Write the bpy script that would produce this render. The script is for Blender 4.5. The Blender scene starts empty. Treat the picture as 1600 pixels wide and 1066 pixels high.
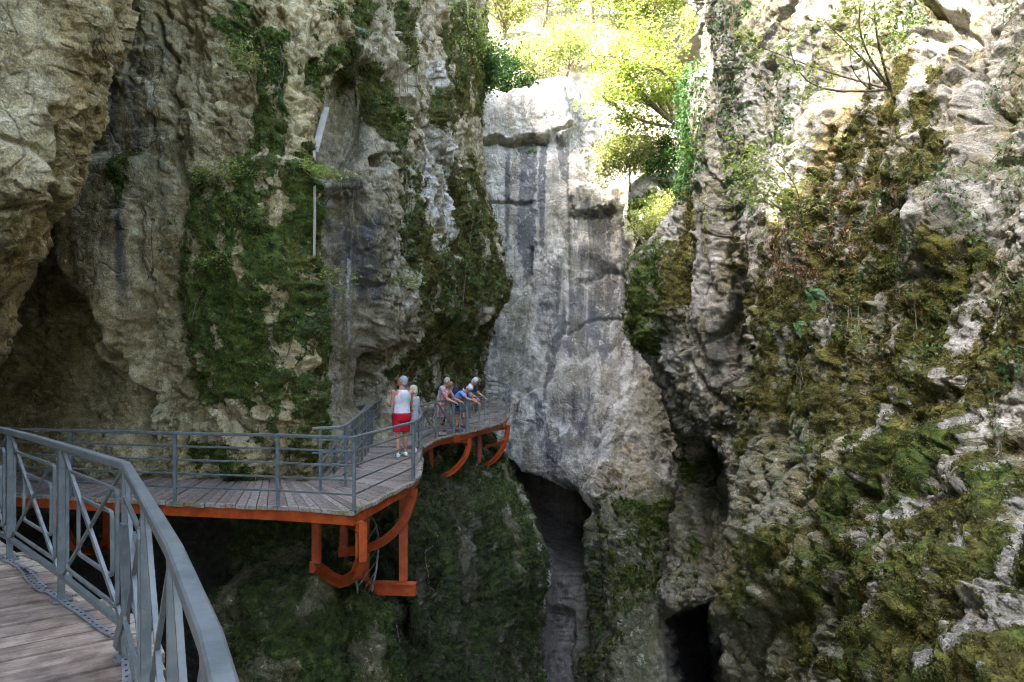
import bpy, math, random
import numpy as np
from mathutils import Vector, Matrix
random.seed(7)
RNG = np.random.default_rng(11)
F = 1067.0                                   # focal length in photograph pixels (24 mm lens)
CX, HY = 800.0, 570.0                        # principal column, horizon row
scene = bpy.context.scene
COL = scene.collection

# ------------------------------------------------------------------ helpers
def P(px, py, D):
    return np.array([(px - CX) / F * D, D, (HY - py) / F * D])

def tag(o, label=None, cat=None, group=None, kind=None):
    if label: o['label'] = label
    if cat: o['category'] = cat
    if group: o['group'] = group
    if kind: o['kind'] = kind
    return o

def empty(name, loc=(0, 0, 0)):
    o = bpy.data.objects.new(name, None)
    o.location = loc
    o.empty_display_size = 0.2
    COL.objects.link(o)
    return o

def mesh_np(name, V, faces, mat, parent=None, smooth=False, attrs=None, mats=None, fmat=None):
    """one mesh object from numpy verts and a list/array of faces"""
    me = bpy.data.meshes.new(name)
    V = np.asarray(V, dtype=np.float32)
    if isinstance(faces, np.ndarray):
        n, k = faces.shape
        me.vertices.add(len(V)); me.vertices.foreach_set('co', V.ravel())
        me.loops.add(n * k); me.loops.foreach_set('vertex_index', faces.astype(np.int32).ravel())
        me.polygons.add(n)
        me.polygons.foreach_set('loop_start', np.arange(0, n * k, k, dtype=np.int32))
        me.polygons.foreach_set('loop_total', np.full(n, k, dtype=np.int32))
    else:
        me.from_pydata([tuple(map(float, v)) for v in V], [], [tuple(map(int, f)) for f in faces])
    for m in (mats or [mat]):
        me.materials.append(m)
    if fmat is not None:
        me.polygons.foreach_set('material_index', np.asarray(fmat, dtype=np.int32))
    if smooth:
        me.polygons.foreach_set('use_smooth', np.ones(len(me.polygons), dtype=bool))
    if attrs:
        for an, arr in attrs.items():
            if arr.ndim == 1:
                a = me.attributes.new(an, 'FLOAT', 'POINT'); a.data.foreach_set('value', arr.astype(np.float32))
            else:
                a = me.attributes.new(an, 'FLOAT_COLOR', 'POINT'); a.data.foreach_set('color', arr.astype(np.float32).ravel())
    me.update(); me.validate()
    o = bpy.data.objects.new(name, me)
    COL.objects.link(o)
    if parent is not None:
        o.parent = parent
        o.matrix_parent_inverse = Matrix.Translation(-Vector(parent.location)) if parent.rotation_euler.z == 0 else parent.matrix_basis.inverted()
    return o

class MB:
    """collects sections, boxes and tubes into one mesh"""
    def __init__(s): s.V = []; s.Fa = []; s.M = []
    def add(s, V, Fa, m=0):
        n = len(s.V)
        s.V += [tuple(v) for v in V]
        s.Fa += [tuple(i + n for i in f) for f in Fa]
        s.M += [m] * len(Fa)
    def sweep(s, pts, prof, up=(0, 0, 1), closed=False, m=0):
        """sweep a 2-D profile (side, up) along points with mitred joints"""
        pts = [Vector(p) for p in pts]; n = len(pts); k = len(prof)
        up = Vector(up); V = []
        for i, p in enumerate(pts):
            a = (pts[i] - pts[i - 1]).normalized() if i > 0 or closed else None
            b = (pts[(i + 1) % n] - p).normalized() if i < n - 1 or closed else None
            t = ((a or b) + (b or a))
            t = t.normalized() if t.length > 1e-6 else (b or a)
            ref = b or a
            side = ref.cross(up)
            if side.length < 1e-3: side = ref.cross(Vector((0, 1, 0)))
            side.normalize()
            side = (side - t * side.dot(t))
            cosv = max(0.35, abs(side.length)); side = side.normalized() / 1.0
            c2 = max(0.4, t.dot(ref))
            u = side.cross(t).normalized()
            for (x, y) in prof:
                V.append(p + side * (x / (c2 if abs(ref.cross(t).z) > 0.02 else 1)) + u * (y / (c2 if abs(ref.cross(t).z) <= 0.02 else 1)))
        Fa = []
        rng = n if closed else n - 1
        for i in range(rng):
            j = (i + 1) % n
            for q in range(k):
                r = (q + 1) % k
                Fa.append((i * k + q, i * k + r, j * k + r, j * k + q))
        if not closed:
            Fa.append(tuple(range(k - 1, -1, -1))); Fa.append(tuple(range((n - 1) * k, n * k)))
        s.add(V, Fa, m)
    def bar(s, p, q, w, h=None, up=(0, 0, 1), m=0):
        h = h or w
        s.sweep([p, q], rect(w, h), up, m=m)
    def tube(s, pts, r, k=8, m=0):
        rr = r if hasattr(r, '__len__') else [r] * len(pts)
        pts = [Vector(p) for p in pts]; V = []; Fa = []
        prev = None
        for i, p in enumerate(pts):
            t = (pts[min(i + 1, len(pts) - 1)] - pts[max(i - 1, 0)]).normalized()
            if prev is None:
                a = t.cross(Vector((0.13, 0.21, 1)));
                if a.length < 1e-3: a = t.cross(Vector((1, 0, 0)))
            else: a = prev - t * prev.dot(t)
            a.normalize(); prev = a; b = t.cross(a)
            for q in range(k):
                an = 2 * math.pi * q / k
                V.append(p + (a * math.cos(an) + b * math.sin(an)) * rr[i])
        for i in range(len(pts) - 1):
            for q in range(k):
                r_ = (q + 1) % k
                Fa.append((i * k + q, i * k + r_, (i + 1) * k + r_, (i + 1) * k + q))
        Fa.append(tuple(range(k - 1, -1, -1))); Fa.append(tuple(range((len(pts) - 1) * k, len(pts) * k)))
        s.add(V, Fa, m)
    def ell(s, c, r, rot=None, nu=14, nv=9, m=0):
        V = []; Fa = []
        R = rot or Matrix.Identity(3); c = Vector(c)
        V.append(c + R @ Vector((0, 0, r[2])))
        for i in range(1, nv):
            th = math.pi * i / nv
            for j in range(nu):
                ph = 2 * math.pi * j / nu
                V.append(c + R @ Vector((r[0] * math.sin(th) * math.cos(ph), r[1] * math.sin(th) * math.sin(ph), r[2] * math.cos(th))))
        V.append(c + R @ Vector((0, 0, -r[2])))
        for j in range(nu):
            Fa.append((0, 1 + j, 1 + (j + 1) % nu))
        for i in range(nv - 2):
            for j in range(nu):
                a = 1 + i * nu + j; b = 1 + i * nu + (j + 1) % nu
                Fa.append((a, a + nu, b + nu, b))
        L = len(V) - 1; o = 1 + (nv - 2) * nu
        for j in range(nu):
            Fa.append((L, o + (j + 1) % nu, o + j))
        s.add(V, Fa, m)
    def build(s, name, mat, parent=None, smooth=False, mats=None):
        return mesh_np(name, s.V, s.Fa, mat, parent, smooth, mats=mats, fmat=s.M if mats else None)

def rect(w, h):
    return [(-w / 2, -h / 2), (w / 2, -h / 2), (w / 2, h / 2), (-w / 2, h / 2)]
def rrect(w, h, b):
    w /= 2; h /= 2
    return [(-w + b, -h), (w - b, -h), (w, -h + b), (w, h - b), (w - b, h), (-w + b, h), (-w, h - b), (-w, -h + b)]
def isec(w, h, t):
    w /= 2; h /= 2; q = t / 2
    return [(-w, -h), (w, -h), (w, -h + t), (q, -h + t), (q, h - t), (w, h - t), (w, h), (-w, h), (-w, h - t), (-q, h - t), (-q, -h + t), (-w, -h + t)]

# ------------------------------------------------------------------ numpy noise
_perm = RNG.permutation(256).astype(np.int32); _perm = np.concatenate([_perm, _perm, _perm])
_g = RNG.normal(size=(256, 3)).astype(np.float32); _g /= np.linalg.norm(_g, axis=1)[:, None]
_r3 = RNG.random((256, 3)).astype(np.float32)
def _hash(a, b, c):
    return _perm[_perm[_perm[a & 255] + (b & 255)] + (c & 255)]
def perlin(p):
    p = p.astype(np.float32)
    i = np.floor(p).astype(np.int32); f = p - i
    u = f * f * f * (f * (f * 6 - 15) + 10)
    out = 0
    for dx in (0, 1):
        wx = u[:, 0] if dx else 1 - u[:, 0]
        for dy in (0, 1):
            wy = u[:, 1] if dy else 1 - u[:, 1]
            for dz in (0, 1):
                wz = u[:, 2] if dz else 1 - u[:, 2]
                g = _g[_hash(i[:, 0] + dx, i[:, 1] + dy, i[:, 2] + dz)]
                d = g[:, 0] * (f[:, 0] - dx) + g[:, 1] * (f[:, 1] - dy) + g[:, 2] * (f[:, 2] - dz)
                out = out + wx * wy * wz * d
    return out * 1.5
def fbm(p, sc, octs=4, gain=0.5, seed=0.0, ridge=False, bil=False):
    q = p * np.asarray(sc, dtype=np.float32) + np.float32(seed * 17.31 + 3.7)
    a = 1.0; s = 0; t = 0
    for _ in range(octs):
        n = perlin(q)
        if ridge: n = 1 - 2 * np.abs(n)
        if bil: n = np.abs(n) * 2 - 0.5
        s = s + a * n; t += a; a *= gain; q = q * 2.03 + 5.2
    return s / t
def facets(p, sc, seed=0.0, tilt=1.0):
    """chiselled blocks: a random plane in each Voronoi cell; returns height and edge distance"""
    q = (p * np.asarray(sc, dtype=np.float32) + np.float32(seed * 9.7 + 1.3)).astype(np.float32)
    i = np.floor(q).astype(np.int32)
    b1 = np.full(len(q), 9.0, np.float32); b2 = b1.copy(); h = np.zeros(len(q), np.float32)
    for dx in (-1, 0, 1):
        for dy in (-1, 0, 1):
            for dz in (-1, 0, 1):
                c = _hash(i[:, 0] + dx, i[:, 1] + dy, i[:, 2] + dz)
                j = _r3[c]
                rel = q - (i + np.array([dx, dy, dz], np.float32) + j)
                d = np.einsum('ij,ij->i', rel, rel)
                hh = np.einsum('ij,ij->i', rel, _g[(c * 7 + 31) & 255]) * tilt + (_r3[(c * 5 + 11) & 255, 0] - 0.5)
                m = d < b1
                b2 = np.where(m, b1, np.minimum(b2, d)); h = np.where(m, hh, h); b1 = np.where(m, d, b1)
    return h, np.sqrt(b2) - np.sqrt(b1)

def sd_poly(px, py, poly):
    """signed distance (positive inside) of points to a polygon"""
    n = len(poly); d = np.full(px.shape, 1e9, np.float32); ins = np.zeros(px.shape, bool)
    for i in range(n):
        x0, y0 = poly[i]; x1, y1 = poly[(i + 1) % n]
        ex, ey = x1 - x0, y1 - y0
        t = np.clip(((px - x0) * ex + (py - y0) * ey) / (ex * ex + ey * ey + 1e-9), 0, 1)
        d = np.minimum(d, (px - x0 - t * ex) ** 2 + (py - y0 - t * ey) ** 2)
        if y0 != y1:
            c = ((y0 > py) != (y1 > py)) & (px < (x1 - x0) * (py - y0) / (y1 - y0) + x0)
            ins ^= c
    d = np.sqrt(d)
    return np.where(ins, d, -d)
def d_line(px, py, pts):
    d = np.full(px.shape, 1e9, np.float32)
    for (x0, y0), (x1, y1) in zip(pts[:-1], pts[1:]):
        ex, ey = x1 - x0, y1 - y0
        t = np.clip(((px - x0) * ex + (py - y0) * ey) / (ex * ex + ey * ey + 1e-9), 0, 1)
        d = np.minimum(d, (px - x0 - t * ex) ** 2 + (py - y0 - t * ey) ** 2)
    return np.sqrt(d)
def sstep(a, b, x):
    t = np.clip((x - a) / (b - a), 0, 1); return t * t * (3 - 2 * t)

# ------------------------------------------------------------------ node helpers
class NT:
    def __init__(s, name):
        s.m = bpy.data.materials.new(name); s.m.use_nodes = True
        s.t = s.m.node_tree; s.t.nodes.clear()
        s.out = s.n('ShaderNodeOutputMaterial')
    def n(s, ty, **kw):
        nd = s.t.nodes.new(ty)
        for k, v in kw.items():
            if k.startswith('i_'):
                key = k[2:]; nd.inputs[int(key) if key.isdigit() else key].default_value = v
            else: setattr(nd, k, v)
        return nd
    def l(s, a, b): s.t.links.new(a, b)
    def setv(s, sock, v):
        if hasattr(v, 'is_output'): s.l(v, sock)
        else: sock.default_value = v
    def noise(s, vec, scale, detail=4, rough=0.55, dist=0.0):
        nd = s.n('ShaderNodeTexNoise'); nd.inputs['Scale'].default_value = scale
        nd.inputs['Detail'].default_value = detail; nd.inputs['Roughness'].default_value = rough; nd.inputs['Distortion'].default_value = dist
        if vec is not None: s.l(vec, nd.inputs['Vector'])
        return nd.outputs['Fac']
    def map(s, vec, scale):
        nd = s.n('ShaderNodeMapping'); nd.inputs['Scale'].default_value = scale; s.l(vec, nd.inputs['Vector']); return nd.outputs['Vector']
    def ramp(s, f, stops, interp='LINEAR'):
        nd = s.n('ShaderNodeValToRGB'); cr = nd.color_ramp; cr.interpolation = interp
        while len(cr.elements) < len(stops): cr.elements.new(0.5)
        for e, (p, c) in zip(cr.elements, stops):
            e.position = p; e.color = (c[0], c[1], c[2], 1) if hasattr(c, '__len__') else (c, c, c, 1)
        s.setv(nd.inputs['Fac'], f); return nd.outputs['Color']
    def mix(s, f, a, b, mode='MIX'):
        nd = s.n('ShaderNodeMix', data_type='RGBA', blend_type=mode)
        s.setv(nd.inputs[0], f)
        for sock, v in ((nd.inputs[6], a), (nd.inputs[7], b)):
            if hasattr(v, 'is_output'): s.l(v, sock)
            else: sock.default_value = (v[0], v[1], v[2], 1)
        return nd.outputs[2]
    def math(s, op, a, b=0.0, clamp=False):
        nd = s.n('ShaderNodeMath', operation=op, use_clamp=clamp)
        s.setv(nd.inputs[0], a); s.setv(nd.inputs[1], b); return nd.outputs[0]
    def step(s, v, a, b):
        nd = s.n('ShaderNodeMapRange', interpolation_type='SMOOTHSTEP')
        s.setv(nd.inputs[0], v); nd.inputs[1].default_value = a; nd.inputs[2].default_value = b; return nd.outputs[0]
    def pos(s):
        return s.n('ShaderNodeTexCoord').outputs['Object']

def simple_mat(name, c1, c2, scale=20, rough=0.6, metal=0.0, bump=0.1, bscale=None, extra=None, spec=0.5, tcoord='Object'):
    m = NT(name); v = m.n('ShaderNodeTexCoord').outputs[tcoord]
    f = m.noise(v, scale, 5, 0.6)
    col = m.mix(m.step(f, 0.35, 0.65), c1, c2)
    if extra: col = extra(m, v, col)
    b = m.n('ShaderNodeBsdfPrincipled'); m.l(col, b.inputs['Base Color'])
    b.inputs['Roughness'].default_value = rough; b.inputs['Metallic'].default_value = metal
    b.inputs['Specular IOR Level'].default_value = spec
    if bump:
        bp = m.n('ShaderNodeBump'); bp.inputs['Strength'].default_value = bump; bp.inputs['Distance'].default_value = 0.01
        m.l(m.noise(v, bscale or scale * 2, 5, 0.65), bp.inputs['Height']); m.l(bp.outputs[0], b.inputs['Normal'])
    m.l(b.outputs[0], m.out.inputs['Surface']); return m.m

def rock_mat(name, lo, mid, hi, streak=0.5, scale=1.0, bump=0.7, lichen=0.3, dirt=1.0):
    """limestone: attribute 'wear_a' = moss, moss hue, dark stain, pale; 'wear_shade' = warm, algae, near-black for painted shade and damp"""
    m = NT(name); v = m.pos()
    A = m.n('ShaderNodeAttribute', attribute_name='wear_a'); B = m.n('ShaderNodeAttribute', attribute_name='wear_shade')
    sa = m.n('ShaderNodeSeparateColor'); m.l(A.outputs['Color'], sa.inputs[0])
    sb = m.n('ShaderNodeSeparateColor'); m.l(B.outputs['Color'], sb.inputs[0])
    moss, hue, stain, pale = sa.outputs[0], sa.outputs[1], sa.outputs[2], A.outputs['Alpha']
    warm, algae, wet_shade = sb.outputs[0], sb.outputs[1], sb.outputs[2]
    n1 = m.noise(v, 0.55 * scale, 6, 0.62, 0.4)
    n2 = m.noise(v, 2.6 * scale, 5, 0.68)
    n3 = m.noise(v, 14 * scale, 4, 0.7)
    n4 = m.noise(v, 42 * scale, 2, 0.7)
    vs = m.noise(m.map(v, (3.2, 3.2, 0.16)), 1.0 * scale, 6, 0.6, 0.5)
    mixf = m.math('ADD', m.math('MULTIPLY', n1, 0.5), m.math('MULTIPLY', n2, 0.5))
    col = m.ramp(mixf, [(0.36, lo), (0.5, mid), (0.63, hi)])
    col = m.mix(m.math('MULTIPLY', m.step(vs, 0.50, 0.68), streak), col, (lo[0] * 0.5, lo[1] * 0.5, lo[2] * 0.52))
    col = m.mix(m.math('MULTIPLY', m.step(vs, 0.47, 0.33), streak * 0.6), col, (min(.75, hi[0] * 1.25), min(.75, hi[1] * 1.25), min(.75, hi[2] * 1.25)))
    # warm ochre patches, green algae film
    col = m.mix(m.math('MULTIPLY', m.step(m.math('ADD', warm, m.math('MULTIPLY', m.math('SUBTRACT', n2, 0.5), 1.5)), 0.25, 0.85), 0.8), col, m.mix(n3, (0.30, 0.20, 0.07), (0.44, 0.36, 0.17)))
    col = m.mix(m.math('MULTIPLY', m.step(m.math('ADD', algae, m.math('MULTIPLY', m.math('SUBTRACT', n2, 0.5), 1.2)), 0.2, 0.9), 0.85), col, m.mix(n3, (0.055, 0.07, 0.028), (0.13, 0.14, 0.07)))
    col = m.mix(m.math('MULTIPLY', m.step(m.math('ADD', stain, m.math('MULTIPLY', m.math('SUBTRACT', vs, 0.5), 1.6)), 0.3, 0.8), 0.85), col, m.mix(n2, (0.05, 0.058, 0.075), (0.13, 0.13, 0.135)))
    col = m.mix(m.math('MULTIPLY', m.step(m.math('ADD', pale, m.math('MULTIPLY', m.math('SUBTRACT', n2, 0.5), 1.8)), 0.4, 0.8), 0.8), col, m.mix(n3, (0.50, 0.49, 0.45), (0.70, 0.70, 0.67)))
    # blotches of dirt and algae, pale scaled patches
    n5 = m.noise(v, 4.2 * scale, 6, 0.78, 0.6)
    n6 = m.noise(m.map(v, (1.0, 1.0, 0.45)), 1.1 * scale, 5, 0.7, 0.8)
    col = m.mix(m.math('MULTIPLY', m.step(n6, 0.49, 0.60), 0.7 * dirt), col, m.mix(n2, (0.095, 0.088, 0.03), (0.24, 0.20, 0.085)))
    col = m.mix(m.math('MULTIPLY', m.step(n5, 0.53, 0.60), 0.55 * dirt), col, (lo[0] * 0.42, lo[1] * 0.45, lo[2] * 0.42))
    col = m.mix(m.math('MULTIPLY', m.step(n5, 0.44, 0.37), 0.45), col, (min(.7, hi[0] * 1.3), min(.7, hi[1] * 1.3), min(.7, hi[2] * 1.3)))
    # crack network, dark lines, also sunk in the bump
    wv = m.n('ShaderNodeVectorMath', operation='ADD'); m.l(v, wv.inputs[0]); nn = m.n('ShaderNodeTexNoise'); m.l(v, nn.inputs['Vector']); nn.inputs['Scale'].default_value = 1.6 * scale; nn.inputs['Detail'].default_value = 2
    sc_ = m.n('ShaderNodeVectorMath', operation='SCALE'); m.l(nn.outputs['Color'], sc_.inputs[0]); sc_.inputs['Scale'].default_value = 1.1 / scale; m.l(sc_.outputs[0], wv.inputs[1])
    def edge(scl, st):
        vo = m.n('ShaderNodeTexVoronoi', feature='DISTANCE_TO_EDGE'); vo.inputs['Scale'].default_value = scl; m.l(m.map(wv.outputs[0], st), vo.inputs['Vector']); return vo.outputs['Distance']
    e1 = m.step(edge(1.0 * scale, (1, 1, .45)), 0.0, 0.035); e2 = m.step(edge(3.4 * scale, (1, 1, .6)), 0.0, 0.06)
    gate = m.step(n1, 0.44, 0.56)
    crk = m.math('MULTIPLY', m.math('SUBTRACT', 1.0, e1), m.math('ADD', m.math('MULTIPLY', gate, 0.8), 0.1))
    crk2 = m.math('MULTIPLY', m.math('SUBTRACT', 1.0, e2), m.math('MULTIPLY', m.step(n6, 0.46, 0.58), 0.7))
    crs = m.math('MAXIMUM', crk, crk2)
    col = m.mix(m.math('MULTIPLY', crs, 0.42), col, (0.05, 0.045, 0.03))
    # lichen speckle and grain
    col = m.mix(m.math('MULTIPLY', m.step(n3, 0.60, 0.70), lichen), col, (0.62, 0.61, 0.55))
    col = m.mix(m.math('MULTIPLY', m.step(n3, 0.42, 0.33), 0.45), col, (0.07, 0.065, 0.05))
    col = m.mix(0.8, col, m.ramp(n4, [(0.28, 0.5), (0.5, 1.0), (0.72, 1.5)]), 'MULTIPLY')
    # moss
    mn = m.noise(v, 6.0 * scale, 4, 0.72)
    mc = m.mix(m.step(m.math('ADD', hue, m.math('MULTIPLY', m.math('SUBTRACT', n6, 0.5), 3.0)), 0.15, 0.95),
               m.ramp(mn, [(0.32, (0.012, 0.024, 0.005)), (0.5, (0.045, 0.072, 0.012)), (0.66, (0.12, 0.15, 0.024))]),
               m.ramp(mn, [(0.32, (0.025, 0.022, 0.006)), (0.5, (0.072, 0.064, 0.014)), (0.66, (0.16, 0.138, 0.03))]))
    mfac = m.step(m.math('ADD', moss, m.math('ADD', m.math('MULTIPLY', m.math('SUBTRACT', n2, 0.5), 1.1), m.math('MULTIPLY', m.math('SUBTRACT', n3, 0.5), 1.2))), 0.40, 0.58)
    col = m.mix(mfac, col, mc)
    col = m.mix(wet_shade, col, (0.012, 0.012, 0.012))  # near-black mixed in as painted shade under walkways and in caves
    b = m.n('ShaderNodeBsdfPrincipled'); m.l(col, b.inputs['Base Color'])
    m.l(m.ramp(m.math('ADD', stain, 0.0), [(0, 0.92), (1, 0.6)]), b.inputs['Roughness']); b.inputs['Specular IOR Level'].default_value = 0.25
    h = m.math('ADD', m.math('MULTIPLY', n3, 1.0), m.math('MULTIPLY', n4, 0.35))
    h = m.math('ADD', h, m.math('MULTIPLY', n2, 2.2)); h = m.math('ADD', h, m.math('MULTIPLY', n5, 1.6)); h = m.math('SUBTRACT', h, m.math('MULTIPLY', crs, 0.9))
    h = m.math('ADD', h, m.math('MULTIPLY', m.math('MULTIPLY', mfac, mn), 2.5))
    bp = m.n('ShaderNodeBump'); bp.inputs['Strength'].default_value = bump; bp.inputs['Distance'].default_value = 0.06 / scale
    m.l(h, bp.inputs['Height']); m.l(bp.outputs[0], b.inputs['Normal'])
    m.l(b.outputs[0], m.out.inputs['Surface']); return m.m

def leaf_mat(name, ca, cb, cc=None, trans=0.4, scale=9.0, rough=0.55, alt=None, asc=0.9):
    m = NT(name); v = m.pos()
    w = m.n('ShaderNodeTexNoise'); m.l(v, w.inputs['Vector']); w.inputs['Scale'].default_value = scale; w.inputs['Detail'].default_value = 3; w.inputs['Roughness'].default_value = 0.8
    g = m.n('ShaderNodeNewGeometry')
    f = m.math('ADD', m.math('MULTIPLY', w.outputs['Fac'], 0.9), m.math('MULTIPLY', m.math('SUBTRACT', g.outputs['Random Per Island'], 0.5), 0.5))
    col = m.ramp(f, [(0.2, ca), (0.45, cb), (0.72, cc or cb)])
    if alt: col = m.mix(m.step(m.noise(v, asc, 6, 0.72), 0.45, 0.58), col, m.ramp(f, [(0.2, alt[0]), (0.45, alt[1]), (0.72, alt[2])]))
    d = m.n('ShaderNodeBsdfPrincipled'); m.l(col, d.inputs['Base Color']); d.inputs['Roughness'].default_value = rough; d.inputs['Specular IOR Level'].default_value = 0.3
    t = m.n('ShaderNodeBsdfTranslucent'); m.l(m.mix(1.0, col, (1.2, 1.25, 0.65), 'MULTIPLY'), t.inputs['Color'])
    mx = m.n('ShaderNodeMixShader'); mx.inputs[0].default_value = trans
    m.l(d.outputs[0], mx.inputs[1]); m.l(t.outputs[0], mx.inputs[2]); m.l(mx.outputs[0], m.out.inputs['Surface'])
    return m.m

# ------------------------------------------------------------------ leaves
def leaf_mesh(name, C, N, size, mat, parent=None, aspect=0.6, droop=0.3, jitter=0.8, lobed=False):
    """C centres, N preferred normals, size array: a folded leaf of four (or seven) points at each centre"""
    n = len(C)
    if n == 0: return None
    C = np.asarray(C, np.float32); N = np.asarray(N, np.float32)
    nn = N + RNG.normal(size=(n, 3)).astype(np.float32) * jitter
    nn /= np.linalg.norm(nn, axis=1)[:, None] + 1e-9
    d = RNG.normal(size=(n, 3)).astype(np.float32); d[:, 2] -= droop * 2
    d -= nn * np.sum(d * nn, axis=1)[:, None]; d /= np.linalg.norm(d, axis=1)[:, None] + 1e-9
    s = np.cross(nn, d); L = np.full((n, 1), size, np.float32) if np.ndim(size) == 0 else np.asarray(size, np.float32)[:, None]
    fold = nn * L * 0.18
    if lobed:   # three-lobed ivy leaf
        pts = [C - d * L * .35, C - d * L * .12 + s * L * .48 + fold, C + d * L * .02 + s * L * .2 + fold * .4, C + d * L * .62,
               C + d * L * .02 - s * L * .2 + fold * .4, C - d * L * .12 - s * L * .48 + fold]
        V = np.stack(pts, 1).reshape(-1, 3); b = np.arange(n, dtype=np.int32)[:, None] * 6
        Fq = np.concatenate([b + np.array([[0, 1, 2, 3]]), b + np.array([[0, 3, 4, 5]])])
        return mesh_np(name, V, Fq, mat, parent)
    V = np.stack([C - d * L * .5, C + s * L * aspect * .5 + fold, C + d * L * .5, C - s * L * aspect * .5 + fold], 1).reshape(-1, 3)
    b = np.arange(n, dtype=np.int32)[:, None] * 4
    Ft = np.concatenate([b + np.array([[0, 1, 2]]), b + np.array([[0, 2, 3]])])
    return mesh_np(name, V, Ft, mat, parent)

# ------------------------------------------------------------------ rock sheets
SHEETS = {}
def blur(a, k, axis):
    if k < 1: return a
    pad = [(0, 0)] * a.ndim; pad[axis] = (k, k)
    b = np.pad(a, pad, mode='edge'); c = np.cumsum(b, axis=axis)
    c = np.concatenate([np.zeros_like(np.take(c, [0], axis)), c], axis)
    n = a.shape[axis]
    return (np.take(c, np.arange(2 * k + 1, 2 * k + 1 + n), axis) - np.take(c, np.arange(0, n), axis)) / (2 * k + 1)

def rock(name, rows, mat, style, res=2.0, push=(), carve=(), zones=(), soft=7, label=None, smooth_k=None, seed=0.0, Dref=10.0):
    """rows: [(py, [(px, D) or ('w', x, y) ...]), ...] control points of a rock face; push/carve shape it, zones weather it and paint shade"""
    R = len(rows); Cn = len(rows[0][1])
    X = np.zeros((R, Cn, 3)); 
    for r, (py, cs) in enumerate(rows):
        for c, e in enumerate(cs):
            if e[0] == 'w': X[r, c] = (e[1], e[2], (HY - py) / F * (e[3] if len(e) > 3 else Dref))
            else: X[r, c] = P(e[0], py + (e[2] if len(e) > 2 else 0), e[1])
    def proj(X):
        y = np.maximum(X[..., 1], 0.5)
        return CX + X[..., 0] / y * F, HY - X[..., 2] / y * F
    px, py = proj(X)
    on = (X[..., 1] > 1) & (px > -60) & (px < 1660) & (py > -60) & (py < 1120)
    def counts(ax):
        out = []
        for i in range(X.shape[ax] - 1):
            A = np.take(X, i, ax); B = np.take(X, i + 1, ax); dd = np.linalg.norm(A - B, axis=1)
            pa = np.stack(proj(A), -1); pb = np.stack(proj(B), -1)
            vis = np.take(on, i, ax) | np.take(on, i + 1, ax)
            pd = np.linalg.norm(pa - pb, axis=1); pd = np.minimum(pd, 900)
            D = np.maximum(np.minimum(A[:, 1], B[:, 1]), 3)
            n = np.maximum(pd / res, dd * F / D / res / 3.5)
            n = np.where(vis, n, np.minimum(dd / 0.35, 40))
            out.append(int(max(3, min(n.max(), 520))))
        return out
    def lin(cnt):
        t = [];
        for i, n in enumerate(cnt): t += list(i + np.arange(n) / n)
        t.append(len(cnt)); return np.array(t)
    tr = lin(counts(0)); tc = lin(counts(1))
    def interp(A, t, ax):
        i = np.minimum(t.astype(int), A.shape[ax] - 2); f = t - i
        sh = [1] * A.ndim; sh[ax] = -1; f = f.reshape(sh)
        return np.take(A, i, ax) * (1 - f) + np.take(A, i + 1, ax) * f
    G = interp(interp(X, tr, 0), tc, 1)
    k = smooth_k or max(3, int(24 / res))
    for _ in range(2): G = blur(blur(G, k, 0), k, 1)
    nr, nc = G.shape[:2]
    def normals(G):
        a = np.gradient(G, axis=0); b = np.gradient(G, axis=1)
        n = np.cross(a, b); n /= np.linalg.norm(n, axis=2, keepdims=True) + 1e-9
        return n
    N = normals(G)
    px, py = proj(G)
    vis = (G[..., 1] > 3) & (px > -100) & (px < 1700) & (py > -100) & (py < 1160)
    s = np.sum(np.sum(N * -G, axis=2) * vis)
    if s < 0: N = -N
    flip = s < 0
    p = G.reshape(-1, 3).astype(np.float32); n0 = N.reshape(-1, 3)
    fx = px.ravel().astype(np.float32); fy = py.ravel().astype(np.float32)
    wn = fbm(p, 0.9, 3, seed=seed + 5); wn2 = fbm(p, 2.7, 3, seed=seed + 6)
    wn3 = fbm(p, 1.3, 4, 0.65, seed=seed + 12)
    pxm = (p[:, 1] / F).astype(np.float32)                   # metres per photo pixel
    jx = fx + wn2 * 16 * np.clip(12 / np.maximum(p[:, 1], 4), .3, 1.3); jy = fy + wn * 14
    d = np.zeros(len(p), np.float32)
    ok = vis.ravel()
    # big shapes
    for (poly, depth, sf) in push:
        sd = sd_poly(jx, jy, poly); d += np.where(ok, depth * sstep(-sf, sf, sd), 0)
    for (pts, w, depth) in carve:
        dl = d_line(jx, jy, pts)
        d += np.where(ok, -depth * np.exp(-(dl / w) ** 2), 0)
    # moss mask first, it pads the rock
    def zone(ch):
        out = np.zeros(len(p), np.float32)
        for z in zones:
            if z[0] != ch: continue
            _, poly, st, sf, na = z
            sd = sd_poly(fx + (wn2 * 1.6 + wn3) * na, fy + (wn * 1.6 + wn3 * .6) * na, poly)
            v_ = np.where(ok, sstep(-sf * 1.7, sf * 1.3, sd) * abs(st), 0)
            out = out * (1 - v_) if st < 0 else np.maximum(out, v_)
        return out
    moss = zone('moss')
    S = dict(mf=1.6, cr=0.12, az=0.8, big=0.35, flute=0.1, f1=0.25, f1s=0.7, f2=0.10, f2s=2.0, fine=0.05, crack=0.0, ledge=0.0, mossp=0.10, pits=0.0, f3=0.03)
    S.update(style)
    q = p + np.stack([wn, wn2, wn], 1) * 0.35
    d += S['big'] * fbm(p, 0.28, 3, seed=seed)
    d0 = d.copy()
    if S['flute']: d += S['flute'] * fbm(p, (1.3, 1.3, 0.22), 4, seed=seed + 1)
    rough = sstep(-0.25, 0.35, fbm(p, 0.35, 2, seed=seed + 9)) * 0.8 + 0.25
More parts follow.
